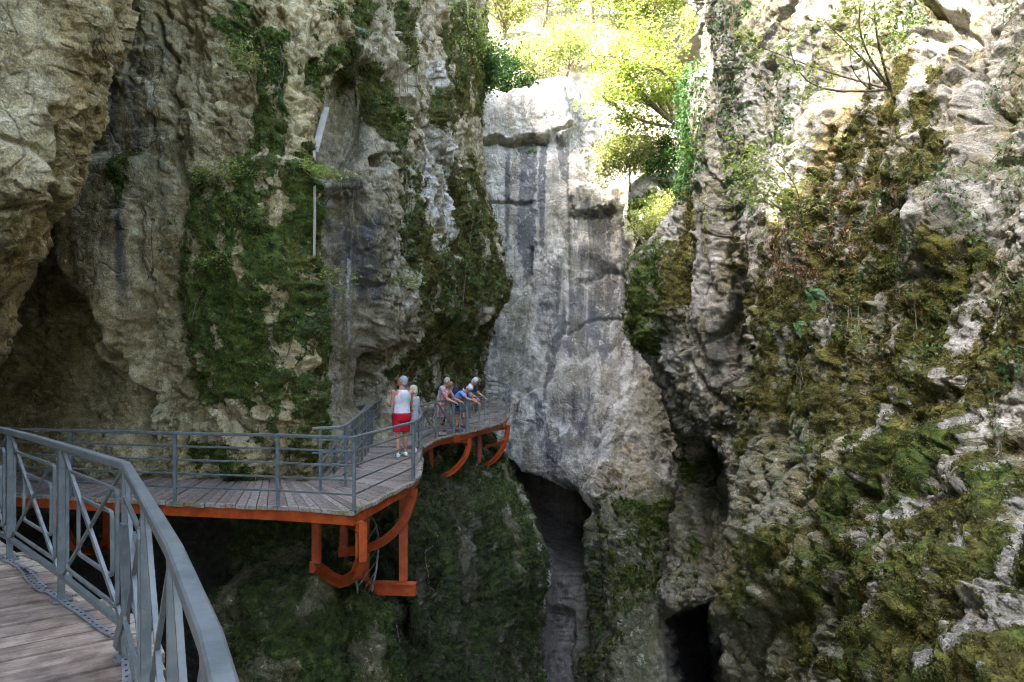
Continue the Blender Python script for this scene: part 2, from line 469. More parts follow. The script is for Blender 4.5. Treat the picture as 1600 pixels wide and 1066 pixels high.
    if S['f1']:
        h, e = facets(q, np.array([1, 1, S['az']]) * S['f1s'], seed + 2); d += S['f1'] * h * rough
        d -= S['crack'] * np.exp(-(e / 0.05) ** 2)
    if S['f2']:
        h, e = facets(q, np.array([1, 1, S['az']]) * S['f2s'], seed + 3); d += S['f2'] * h * rough
        d -= S['crack'] * .4 * np.exp(-(e / 0.06) ** 2)
    if S['f3']:
        h, e = facets(q, np.array([1, 1, S['az'] * 1.2]) * S['f2s'] * 2.7, seed + 4); d += S['f3'] * h * rough
    if S['ledge']:
        zz = p[:, 2] * 1.1 + wn * 0.9 + 0.15 * p[:, 0]
        d += S['ledge'] * ((zz - np.floor(zz)) ** 2 - 0.33) * rough
    d += S['fine'] * fbm(p, 3.6, 5, 0.62, seed=seed + 7)
    d += S['fine'] * 0.8 * (fbm(q, (1.9, 1.9, 1.2), 5, 0.6, seed=seed + 14, ridge=True) - .3)
    # thin cracks: two families of creases, mostly upright and a bedding set
    c1 = fbm(q, (0.9, 0.9, 0.28), 4, 0.5, seed=seed + 15); c2 = fbm(q, (0.35, 0.35, 1.1), 4, 0.5, seed=seed + 16)
    d -= S['cr'] * np.exp(-(c1 / 0.022) ** 2) * sstep(-.1, .25, wn) + S['cr'] * .8 * np.exp(-(c2 / 0.02) ** 2) * sstep(-.05, .3, wn2)
    d += S['cr'] * .9 * np.tanh(c2 / 0.05) * sstep(-.1, .3, wn3) + S['cr'] * .7 * np.tanh(fbm(q, (1.5, 1.5, .8), 3, .5, seed=seed + 18) / 0.05) * sstep(0, .35, -wn3)
    if S['pits']: d -= S['pits'] * np.maximum(0, fbm(p, 1.6, 3, seed=seed + 8) - 0.12) * 3
    d = d0 + (d - d0) * (1 - .85 * np.clip(zone('smooth'), 0, 1))
    mn = np.clip(moss + ((fbm(p, np.array([1, 1, .6]) * S['mf'], 6, 0.7, seed=seed + 13) - 0.03) * 2.7) * sstep(0.02, 0.35, moss), 0, 1.3)
    moss = mn
    d += sstep(0.35, 0.7, mn) * S['mossp'] * (0.5 + fbm(p, S['mf'], 4, 0.6, seed=seed + 10, bil=True) * 2.2)
    pf = p + n0.astype(np.float32) * d[:, None]
    wa = np.stack([moss, zone('hue'), zone('stain'), zone('pale')], 1)
    wb = np.stack([zone('warm'), zone('algae'), zone('wet_shade'), np.ones(len(p), np.float32)], 1)
    ii = (np.arange(nr - 1)[:, None] * nc + np.arange(nc - 1)[None, :]).ravel()
    Fq = np.stack([ii, ii + nc, ii + nc + 1, ii + 1], 1)
    if flip: Fq = Fq[:, ::-1]
    o = mesh_np(name, pf, Fq, mat, smooth=True, attrs={'wear_a': wa, 'wear_shade': wb})
    tag(o, label, None, None, 'structure')
    Nf = normals(pf.reshape(nr, nc, 3)); Nf = (-Nf if flip else Nf).reshape(-1, 3)
    qx, qy = proj(pf)
    # face area per vertex in metres
    g3 = pf.reshape(nr, nc, 3); ar = np.linalg.norm(np.cross(np.gradient(g3, axis=0), np.gradient(g3, axis=1)), axis=2).ravel()
    SHEETS[name] = dict(p=pf, n=Nf, px=qx, py=qy, moss=mn, ok=ok, area=ar, wn=wn2, hue=wa[:, 1])
    return o

def scatter(sheet, poly, density, mossmin=None, soft=10, na=12, sz=(0.03, 0.06), lift=(0.0, 0.04), thr=None, clump=None, seed=0.0):
    """points on a rock face inside a region"""
    S = SHEETS[sheet]; sel = S['ok'].copy()
    sel &= (S['px'] > -30) & (S['px'] < 1630) & (S['py'] > -30) & (S['py'] < 1096)
    idx = np.nonzero(sel)[0]
    w = np.ones(len(idx))
    if poly is not None:
        bx = [q[0] for q in poly]; by = [q[1] for q in poly]
        k = (S['px'][idx] > min(bx) - 30) & (S['px'][idx] < max(bx) + 30) & (S['py'][idx] > min(by) - 30) & (S['py'][idx] < max(by) + 30)
        idx = idx[k]
        sd = sd_poly(S['px'][idx] + S['wn'][idx] * na, S['py'][idx] + S['wn'][idx] * na, poly)
        w = sstep(-soft, soft, sd)
    if mossmin is not None: w = w * sstep(mossmin - .12, mossmin + .12, S['moss'][idx])
    if clump: w = w * sstep(clump[1], clump[1] + 0.25, fbm(S['p'][idx], clump[0], 3, seed=seed + 20))
    lam = w * S['area'][idx] * density
    cnt = RNG.poisson(lam)
    ii = np.repeat(idx, cnt); n = len(ii)
    if n == 0: return np.zeros((0, 3)), np.zeros((0, 3)), np.zeros(0)
    p = S['p'][ii] + S['n'][ii] * RNG.uniform(lift[0], lift[1], (n, 1)) + RNG.normal(size=(n, 3)) * np.sqrt(S['area'][ii])[:, None] * 0.5
    return p, S['n'][ii], RNG.uniform(sz[0], sz[1], n)
# ------------------------------------------------------------------ camera, world, sun
cam = bpy.data.cameras.new('camera'); cam.sensor_width = 36; cam.lens = 24.0075
cam.shift_y = (HY - 533) / 1600.0; cam.clip_start = 0.05; cam.clip_end = 2000
co = bpy.data.objects.new('camera', cam); COL.objects.link(co); co.rotation_euler = (math.pi / 2, 0, 0); co.location = (0, 0, 0)
scene.camera = co
SUN = Vector((-0.62, -0.28, 0.70)).normalized()
el = math.asin(SUN.z); az = math.atan2(SUN.x, SUN.y)
w = bpy.data.worlds.new('World'); scene.world = w; w.use_nodes = True
nt = w.node_tree; bg = nt.nodes['Background']; sk = nt.nodes.new('ShaderNodeTexSky'); sk.sky_type = 'NISHITA'; sk.sun_disc = False
sk.sun_elevation = el; sk.dust_density = 4.0; sk.air_density = 0.8; sk.ozone_density = 0.6; sk.sun_rotation = az; nt.links.new(sk.outputs[0], bg.inputs[0]); bg.inputs[1].default_value = 0.15
sl = bpy.data.lights.new('sun', 'SUN'); sl.energy = 2.0; sl.angle = math.radians(0.5); sl.color = (1, 0.93, 0.82)
so = bpy.data.objects.new('sun', sl); COL.objects.link(so); so.rotation_euler = SUN.to_track_quat('Z', 'Y').to_euler()
vs = scene.view_settings; vs.view_transform = 'Standard'; vs.look = 'None'; vs.gamma = 1; vs.exposure = 3.95
scene.cycles.max_bounces = 6; scene.cycles.diffuse_bounces = 4; scene.cycles.transmission_bounces = 3
scene.cycles.use_denoising = True; scene.cycles.use_adaptive_sampling = True; scene.cycles.adaptive_threshold = 0.04; scene.cycles.filter_width = 1.1
scene.cycles.caustics_reflective = False; scene.cycles.caustics_refractive = False

# ------------------------------------------------------------------ rock materials
M = {}
M['warm_rock'] = rock_mat('limestone_warm', (0.20, 0.155, 0.065), (0.385, 0.325, 0.165), (0.57, 0.51, 0.32), streak=0.45, lichen=0.35, dirt=0.9)
M['niche_rock'] = rock_mat('limestone_niche', (0.18, 0.15, 0.08), (0.34, 0.30, 0.195), (0.52, 0.48, 0.36), streak=0.5, lichen=0.3)
M['grey_rock'] = rock_mat('limestone_grey', (0.155, 0.145, 0.115), (0.275, 0.262, 0.222), (0.42, 0.405, 0.355), streak=0.35, lichen=0.35)
M['back_rock'] = rock_mat('limestone_back', (0.22, 0.205, 0.165), (0.38, 0.36, 0.305), (0.55, 0.53, 0.465), streak=0.6, scale=0.6, lichen=0.25, dirt=0.45)

# ------------------------------------------------------------------ left overhanging buttress
edge = [(-1100, 330), (-500, 260), (-150, 215), (0, 196), (60, 200), (120, 176), (200, 150), (260, 128), (330, 112), (380, 95), (430, 66), (480, 40), (530, 18), (565, -6), (600, -60), (640, -200)]
rows = []
for y, e in edge:
    tb = max(0, (y - 430) / 170.0)
    k = 1 + 0.12 * min(1, max(0, (y - 380) / 200.0))
    rows.append((y, [('w', -5.2, 1.5), (min(-700, e - 700), 5.5), (min(-130, e - 330), 7.6 * k), (e - 170, 7.9 * k), (e - 80, 8.2 * k), (e - 22, 8.6 * k), (e, 9.3 * k), (e - 8, 11), (e - 40, 13.5)]))
rows += [(655, [('w', -6, 1.5), (-800, 6), (-500, 9), (-300, 9.5), (-250, 9.8), (-240, 10), (-230, 10.5), (-230, 12), (-230, 13.5)]),
         (600, [('w', -7, 1.5), (-900, 7), (-600, 11), (-400, 12), (-350, 12.5), (-300, 13), (-280, 13), (-260, 13.4), (-250, 14)])]
rock('rock_buttress', rows, M['warm_rock'], dict(mf=1.6, cr=0.1, big=0.35, flute=0.06, f1=0.28, f1s=0.6, f2=0.08, f2s=1.7, fine=0.045, mossp=0.02, pits=0.04), res=2.4, seed=1,
     push=[([(-20, 300), (60, 330), (110, 330), (60, 460), (0, 540), (-60, 500)], -0.22, 14)],
     carve=[([(90, 170), (100, 230), (80, 300), (100, 345)], 9, 0.18), ([(0, 210), (45, 228), (85, 262)], 5, 0.10), ([(0, 325), (60, 330)], 6, 0.14)],
     zones=[('stain', [(-100, -60), (115, -60), (95, 140), (60, 300), (-100, 320)], 0.38, 30, 30), ('algae', [(-60, 300), (90, 330), (30, 560), (-60, 560)], .3, 30, 30),
            ('smooth', [(-100, -50), (110, -50), (100, 120), (80, 250), (0, 230), (-100, 220)], 0.75, 20, 20),
            ('warm', [(120, 0), (195, 0), (150, 200), (110, 330), (60, 480), (0, 560), (40, 400), (80, 250), (110, 120)], 0.95, 25, 30),
            ('algae', [(125, 10), (160, 10), (150, 140), (128, 150)], 0.55, 16, 20),
            ('warm', [(-100, 330), (60, 340), (20, 560), (-100, 560)], 0.4, 40, 30)],
     label='overhanging grey and ochre limestone buttress at the left edge above the railings')

# ------------------------------------------------------------------ left cliff behind the walkway, with the moss column
eB = {-1100: 610, -500: 580, -150: 562, 0: 548, 60: 535, 120: 515, 170: 486, 240: 466, 320: 464, 400: 465, 480: 476, 560: 480, 620: 478, 690: 480, 745: 490, 800: 520, 870: 560, 940: 600, 1000: 618, 1066: 622, 1300: 640, 1800: 640, 2400: 600}
rows = []
for y, e in eB.items():
    t = max(0, (y - 745) / 320.0); t = min(t, 1.3)      # the foot swells out below the walkway
    up = max(0, -y / 1000.0) * 1.2
    b = 0.4 * math.exp(-((y - 470) / 160.0) ** 2)
    rec = 0.35 * (1 if 500 < y < 800 else 0)
    u = 0.8 * min(1, max(0, (y - 770) / 40.0)) * (1 if y < 1000 else 0.6); q = 1.3 * math.exp(-((y - 830) / 55.0) ** 2)
    rows.append((y, [('w', -3.2 - t, -16, 12), ('w', -4.6 - t, -4, 12), ('w', -7.4, 5.0, 12), (-560, 10.0 + rec * .5), (-150, 12.9 + up + rec), (0, 13.2 + up + rec), (80, 13.2 + up + rec), (150, 12.7 + up + rec + u), (230, 12.6 + up + rec * .6 + u),
                     (300, 12.7 + up + u), (350, 12.5 + up - b - t * .4 + u * .7), (420, 12.3 + up - b - 1.0 * t + q), (475, 12.4 + up - 0.7 * b - 1.0 * t + q), (e, 13.0 + up - .6 * t + q), (e - 4, 14.6 + up), (e - 60, 18)]))
rock('cliff', rows, M['warm_rock'], dict(mf=1.7, cr=0.12, big=0.30, flute=0.34, f1=0.15, f1s=0.8, f2=0.11, f2s=2.1, fine=0.06, ledge=0.05, mossp=0.07, pits=0.06, crack=0.05), res=2.1, seed=2,
     push=[([(118, 250), (230, 245), (238, 420), (225, 520), (195, 508), (130, 450), (104, 400)], 0.45, 14),
           ([(150, 500), (240, 520), (240, 610), (215, 600), (170, 560)], 0.3, 10),
           ([(300, 260), (480, 250), (500, 560), (495, 700), (330, 700), (290, 480)], 0.25, 22),
           ([(40, 540), (120, 480), (200, 560), (235, 640), (170, 690), (0, 620)], -0.3, 14),
           ([(130, 555), (172, 560), (168, 580), (140, 578)], -0.5, 8),
           ([(370, 920), (500, 900), (590, 970), (600, 1100), (380, 1100), (350, 960)], 0.6, 30),
           ([(0, 790), (330, 800), (350, 1100), (0, 1100)], -0.6, 60)],
     carve=[([(104, 312), (98, 350), (100, 420), (112, 460), (140, 490), (180, 520), (205, 560), (218, 620), (222, 690)], 8, 0.85),
            ([(242, 30), (268, 90), (272, 160), (280, 260), (298, 300), (298, 350)], 4, 0.28),
            ([(230, 330), (232, 400), (238, 470), (228, 540)], 3.5, 0.22),
            ([(286, 470), (288, 560), (296, 640), (300, 700)], 5, 0.45),
            ([(300, 560), (340, 600), (400, 690)], 6, 0.25),
            ([(545, 870), (530, 940), (540, 1066)], 14, 0.4)],
     zones=[('moss', [(500, 20), (548, 0), (540, 70), (512, 150), (490, 230), (470, 230), (478, 130)], .6, 12, 24), ('moss', [(330, 0), (400, 0), (395, 60), (350, 120), (335, 60)], .42, 16, 24), ('moss', [(190, 200), (225, 230), (215, 330), (180, 300)], .36, 12, 24), ('warm', [(430, 100), (520, 60), (500, 180), (440, 220)], .45, 20, 24),
            ('smooth', [(118, 150), (240, 150), (240, 420), (225, 500), (195, 500), (130, 450), (104, 400)], 0.8, 16, 10), ('smooth', [(190, 0), (260, 0), (270, 160), (200, 160)], .5, 16, 10), ('smooth', [(240, 300), (290, 320), (285, 420), (245, 400)], .6, 10, 10),
            ('moss', [(318, 290), (350, 250), (430, 258), (488, 280), (492, 400), (500, 470), (505, 560), (498, 640), (440, 660), (330, 600), (300, 520), (282, 430), (300, 380), (330, 350)], 0.93, 20, 34),
            ('moss', [(395, 60), (440, 55), (452, 130), (440, 240), (400, 235), (402, 130)], 0.80, 12, 20),
            ('moss', [(470, 225), (490, 225), (492, 520), (503, 690), (470, 690), (480, 420)], 0.80, 10, 16),
            ('moss', [(500, 0), (560, 0), (540, 60), (515, 110)], 0.60, 16, 20),
            ('moss', [(300, 700), (500, 640), (505, 745), (300, 745)], 0.60, 20, 40),
            ('moss', [(340, 830), (500, 780), (640, 930), (640, 1120), (360, 1120), (330, 940)], 0.75, 26, 46),
            ('moss', [(225, 285), (290, 330), (330, 400), (300, 430), (250, 370)], 0.42, 12, 20),
            ('hue', [(0, 0), (1, 1), (2, 0)], 0, 1, 1),
            ('algae', [(-100, 500), (100, 470), (210, 560), (300, 560), (330, 760), (300, 800), (-100, 800)], 0.36, 30, 40),
            ('algae', [(180, 30), (250, 30), (260, 300), (190, 260)], 0.5, 22, 26),
            ('algae', [(0, 780), (700, 780), (700, 1120), (0, 1120)], 0.9, 20, 30), ('wet_shade', [(-60, 800), (340, 800), (380, 1120), (-60, 1120)], 0.9, 26, 30), ('wet_shade', [(340, 800), (500, 800), (560, 900), (600, 1120), (360, 1120)], .3, 24, 30), ('wet_shade', [(590, 800), (625, 830), (640, 1120), (600, 1120)], 0.7, 10, 10),  # black zones paint the shade under the walkway; algae darkened with them
            ('stain', [(0, 30), (90, 60), (60, 200), (0, 220)], .01, 5, 5), ('stain', [(150, 60), (260, 60), (240, 470), (140, 450), (120, 300)], 0.42, 28, 20),
            ('warm', [(240, 150), (330, 60), (420, 0), (300, 0), (220, 120)], 0.35, 28, 30),
            ('warm', [(0, 560), (120, 540), (140, 640), (0, 700)], 0.25, 28, 30),
            ('pale', [(380, 100), (470, 60), (540, 60), (480, 220), (400, 240)], 0.22, 28, 30)],
     label='warm grey limestone cliff with a dark moss column behind the walkway')

# ------------------------------------------------------------------ niche and the long mossy buttress beyond it
def rowD(y, l):
    return (y, [(430, 16.5), (470, 16.0)] + l)
rows = [
 (0, [(x, D, HY - 17.5 * F / D) for x, D in [(430, 20), (470, 19), (520, 19), (560, 19), (600, 20), (630, 21), (665, 23), (700, 26), (730, 29), (750, 31), (745, 34), (690, 44)]]),
 (0, [(x, D, (HY - 15 * F / D) * .5) for x, D in [(430, 19), (470, 18), (520, 17.5), (560, 17.5), (600, 18.5), (630, 19.5), (665, 22), (700, 25), (730, 28), (752, 30), (745, 33), (690, 44)]]),
 (0,    [(430, 18), (470, 17), (520, 16.5), (560, 16.5), (600, 17.2), (630, 18.5), (665, 21), (705, 24), (738, 27.5), (756, 29.5), (748, 33), (690, 44)]),
 (90,   [(430, 18), (470, 17), (520, 16.6), (560, 16.4), (600, 17.0), (625, 18.3), (665, 20.6), (705, 23.6), (740, 27), (757, 29.5), (748, 33), (690, 44)]),
 (180,  [(430, 18), (470, 17.3), (520, 17.4), (560, 17.2), (600, 17.6), (625, 18.3), (665, 20.6), (700, 23.6), (735, 27), (750, 29.5), (742, 33), (690, 44)]),
 (300,  [(430, 18), (470, 17.3), (520, 17.5), (560, 17.4), (600, 18.0), (628, 18.5), (665, 20.8), (700, 23.8), (740, 27), (757, 29.5), (748, 33), (690, 44)]),
 (400,  [(430, 18), (470, 17.4), (520, 17.8), (560, 17.8), (600, 18.6), (628, 19.0), (665, 20.8), (705, 23.6), (755, 27.0), (785, 29.5), (775, 33), (690, 44)]),
 (465,  [(430, 18), (470, 17.4), (520, 18.0), (560, 18.2), (600, 19.2), (628, 19.6), (668, 20.8), (712, 23.6), (765, 27.0), (800, 29.5), (790, 33), (690, 44)]),
 (510,  [(430, 18), (470, 17.4), (520, 18.2), (560, 18.6), (600, 19.6), (628, 20.0), (665, 21.0), (700, 23.6), (735, 27.0), (765, 29.5), (755, 33), (690, 44)]),
 (560,  [(430, 18), (470, 17.4), (520, 18.4), (560, 19.0), (585, 20.2), (610, 20.4), (650, 21.6), (692, 24.0), (725, 27.0), (748, 29.8), (742, 33), (690, 44)]),
 (650,  [(430, 18), (470, 17.4), (520, 18.4), (560, 19.2), (585, 20.6), (610, 20.8), (650, 22.0), (692, 24.6), (725, 27.6), (746, 30.2), (740, 33), (690, 44)]),
 (700,  [(430, 17), (470, 17.0), (530, 17.6), (575, 18.6), (610, 19.6), (645, 20.8), (680, 22.4), (715, 24.4), (755, 26.0), (778, 28.0), (768, 32), (700, 44)]),
 (745,  [(430, 16), (470, 16.4), (530, 17.0), (580, 17.8), (625, 18.8), (665, 20.0), (705, 21.8), (745, 23.8), (785, 25.4), (803, 27.0), (790, 31), (700, 44)]),
 (800,  [(430, 16), (480, 16.2), (540, 16.6), (590, 17.2), (635, 17.6), (685, 19.0), (735, 21.0), (780, 22.8), (815, 24.4), (832, 26.0), (815, 31), (700, 44)]),
 (870,  [(430, 16), (480, 16.2), (560, 16.6), (600, 17.0), (640, 17.2), (695, 18.6), (755, 20.6), (800, 22.2), (840, 24.0), (855, 25.8), (835, 31), (700, 44)]),
 (940,  [(430, 16), (480, 16.2), (560, 16.6), (605, 17.4), (640, 16.8), (695, 18.2), (755, 20.0), (800, 21.8), (835, 23.6), (849, 25.4), (832, 31), (700, 44)]),
 (1000, [(430, 16), (480, 16.2), (560, 16.6), (612, 17.4), (645, 16.6), (700, 18.0), (755, 19.6), (795, 21.4), (828, 23.2), (842, 25.0), (825, 31), (700, 44)]),
 (1066, [(430, 16), (480, 16.2), (560, 16.6), (615, 17.4), (650, 16.6), (705, 17.8), (760, 19.2), (800, 21.0), (838, 22.8), (853, 24.6), (835, 31), (700, 44)]),
 (1500, [(430, 16), (480, 16.2), (560, 16.6), (620, 17.4), (660, 16.6), (720, 17.4), (780, 18.6), (830, 20.0), (870, 21.8), (890, 24), (880, 31), (700, 44)]),
 (2100, [(430, 16), (480, 16.2), (560, 16.6), (620, 17.4), (660, 16.6), (720, 17.4), (780, 18.6), (830, 20.0), (870, 21.8), (890, 24), (880, 31), (700, 44)])]
rock('mossy_cliff', rows, M['niche_rock'], dict(az=0.5, mf=1.0, cr=0.15, big=0.35, flute=0.16, f1=0.24, f1s=0.55, f2=0.10, f2s=1.5, fine=0.06, mossp=0.09, pits=0.04), res=1.9, seed=3,
     push=[([(492, 300), (572, 300), (580, 640), (495, 650)], -0.5, 10),
           ([(500, 130), (570, 90), (610, 120), (600, 200), (520, 260)], -0.7, 22),
           ([(578, 245), (604, 243), (602, 262), (586, 264)], -0.7, 5),
           ([(590, 265), (615, 265), (620, 520), (590, 540)], 0.3, 12)],
     carve=[([(583, 560), (580, 600), (585, 650)], 6, 1.3), ([(628, 90), (634, 240), (640, 420)], 5, 0.4),
            ([(620, 840), (622, 920), (618, 1066)], 10, 1.6), ([(690, 820), (700, 900), (690, 1000)], 10, 0.5),
            ([(742, 950), (748, 1066)], 10, 0.5), ([(660, 200), (690, 260), (715, 330)], 6, 0.3)],
     zones=[('wet_shade', [(560, 760), (640, 715), (700, 720), (760, 760), (820, 860), (830, 1000), (835, 1130), (540, 1130)], 0.5, 30, 40),  # near-black zone and strong algae put shade into the far bulge
            ('smooth', [(488, 120), (560, 80), (600, 130), (590, 330), (578, 560), (575, 680), (490, 690)], 0.85, 16, 14),
            ('moss', [(536, 40), (560, 60), (600, 90), (625, 140), (632, 250), (618, 240), (590, 160), (545, 130), (515, 150), (512, 60), (530, 0), (600, 0), (600, 60)], 0.92, 9, 16),
            ('moss', [(600, 0), (620, 60), (640, 120), (655, 60), (650, 0)], 0.60, 10, 14),
            ('moss', [(625, 230), (655, 270), (665, 380), (700, 400), (708, 240), (735, 260), (765, 330), (792, 420), (800, 462), (775, 475), (752, 520), (747, 610), (640, 620), (650, 520), (640, 400)], 0.92, 10, 26),
            ('moss', [(700, 0), (750, 20), (753, 190), (735, 175), (712, 150), (706, 60)], 0.92, 9, 16),
            ('moss', [(655, 145), (700, 140), (722, 180), (712, 210), (672, 190)], 0.92, 10, 16),
            ('moss', [(600, 560), (640, 560), (640, 640), (605, 640)], 0.40, 10, 20),
            ('moss', [(640, 700), (775, 705), (830, 800), (852, 890), (835, 1000), (850, 1100), (560, 1100), (545, 840), (600, 800)], 0.92, 12, 24),
            ('hue', [(625, 230), (800, 230), (800, 640), (625, 640)], 0.75, 30, 30),
            ('hue', [(500, 0), (760, 0), (760, 240), (500, 240)], 0.6, 30, 30),
            ('hue', [(640, 700), (740, 700), (760, 800), (640, 830)], 0.55, 30, 30),
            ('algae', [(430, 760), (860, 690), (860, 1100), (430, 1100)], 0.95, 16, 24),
            ('algae', [(500, 110), (600, 100), (610, 230), (540, 260), (500, 230)], 0.45, 20, 24),
            ('algae', [(495, 560), (600, 560), (600, 700), (495, 700)], 0.3, 20, 24),
            ('pale', [(655, 200), (715, 200), (712, 330), (700, 390), (668, 330), (650, 260)], 0.8, 9, 12),
            ('pale', [(655, 100), (700, 90), (700, 140), (660, 145)], 0.8, 8, 10),
            ('pale', [(620, 380), (645, 400), (645, 520), (622, 520)], 0.5, 9, 10),
            ('pale', [(740, 520), (752, 540), (748, 620), (740, 620)], 0.7, 4, 6),
            ('pale', [(835, 830), (856, 880), (850, 960), (838, 940), (842, 880)], 0.75, 7, 8),
            ('pale', [(795, 740), (822, 780), (838, 830), (826, 830), (806, 790)], 0.5, 6, 8),
            ('pale', [(548, 410), (562, 410), (560, 560), (550, 560)], 0.75, 5, 6),
            ('pale', [(505, 430), (514, 430), (512, 600), (506, 600)], 0.5, 5, 6),
            ('pale', [(502, 280), (520, 280), (518, 320), (504, 320)], 0.7, 5, 6),
            ('stain', [(515, 340), (600, 330), (600, 470), (520, 480)], 0.7, 16, 18),
            ('stain', [(528, 275), (575, 280), (570, 315), (530, 318)], 0.8, 8, 8),
            ('stain', [(590, 330), (606, 330), (604, 500), (590, 500)], 0.5, 8, 10),
            ('warm', [(500, 100), (610, 100), (620, 260), (500, 260)], 0.32, 20, 24)],
     label='tall limestone cliff with a smooth niche and a diagonal band of moss beside the far walkway')

# ------------------------------------------------------------------ back wall closing the gorge
cols = [700, 745, 770, 800, 830, 860, 885, 905, 930, 960, 985, 1010, 1040, 1075, 1130]
def er(y, Ds, xs=None): return (y, [(x, d) for x, d in zip(xs or cols, Ds)])
top = [168, 172, 168, 158, 148, 138, 132, 150, 190, 215, 235, 250, 260, 270, 280]
rows = []
rows.append((0, [(x, 47.5, t - 14) for x, t in zip(cols, top)]))
rows.append((0, [(x, 44.3, t - 6) for x, t in zip(cols, top)]))
rows.append((0, [(x, 43.2, t + 10) for x, t in zip(cols, top)]))
rows += [
 er(290, [43, 43, 43, 43, 43, 42.6, 42.4, 42, 42, 41.5, 41, 39.5, 38, 38, 38]),
 er(400, [43, 43, 43, 43, 43, 42.6, 42.2, 42, 41.8, 41.5, 40.6, 38.6, 37.5, 37, 37]),
 er(520, [43, 42.8, 42.6, 42.4, 42.2, 41.6, 41.2, 41, 41, 40.6, 39.8, 39, 38, 37, 37]),
 er(640, [42, 41.6, 41.2, 41, 40.6, 40.2, 40, 40, 39.6, 39, 38, 37.4, 37, 36.6, 36]),
 er(710, [41, 40.6, 40.2, 40, 39.8, 39.6, 39.6, 39.4, 38.6, 37.4, 36.4, 36, 36, 36, 35.5]),
 er(770, [41, 40.6, 40.2, 40, 39.8, 39.6, 39.4, 38.8, 37.0, 35.8, 35.0, 34.6, 34.8, 35, 35]),
 er(850, [41, 41, 41, 41, 41, 40.4, 39.4, 37.6, 35.6, 34.4, 33.8, 33.6, 34, 34.6, 34.6]),
 er(920, [41, 41, 41, 41, 40.8, 40.0, 38.8, 36.0, 34.6, 33.6, 33.0, 33.0, 33.6, 34.4, 34.4]),
 er(1000, [41, 41, 41, 41, 40.4, 39.2, 37.6, 35.4, 34.0, 33.0, 32.4, 32.4, 33, 34, 34]),
 er(1066, [41, 41, 41, 41, 40.0, 38.6, 37.0, 35.0, 33.6, 32.6, 32.0, 32.0, 33, 34, 34]),
 er(1400, [38, 38, 38, 38, 37, 36, 35, 33.6, 32.6, 31.6, 31.0, 31.0, 32, 33, 33])]
cave = [(772, 712), (800, 728), (830, 748), (862, 758), (884, 778), (894, 800), (896, 850), (890, 885), (850, 895), (815, 860), (780, 800)]
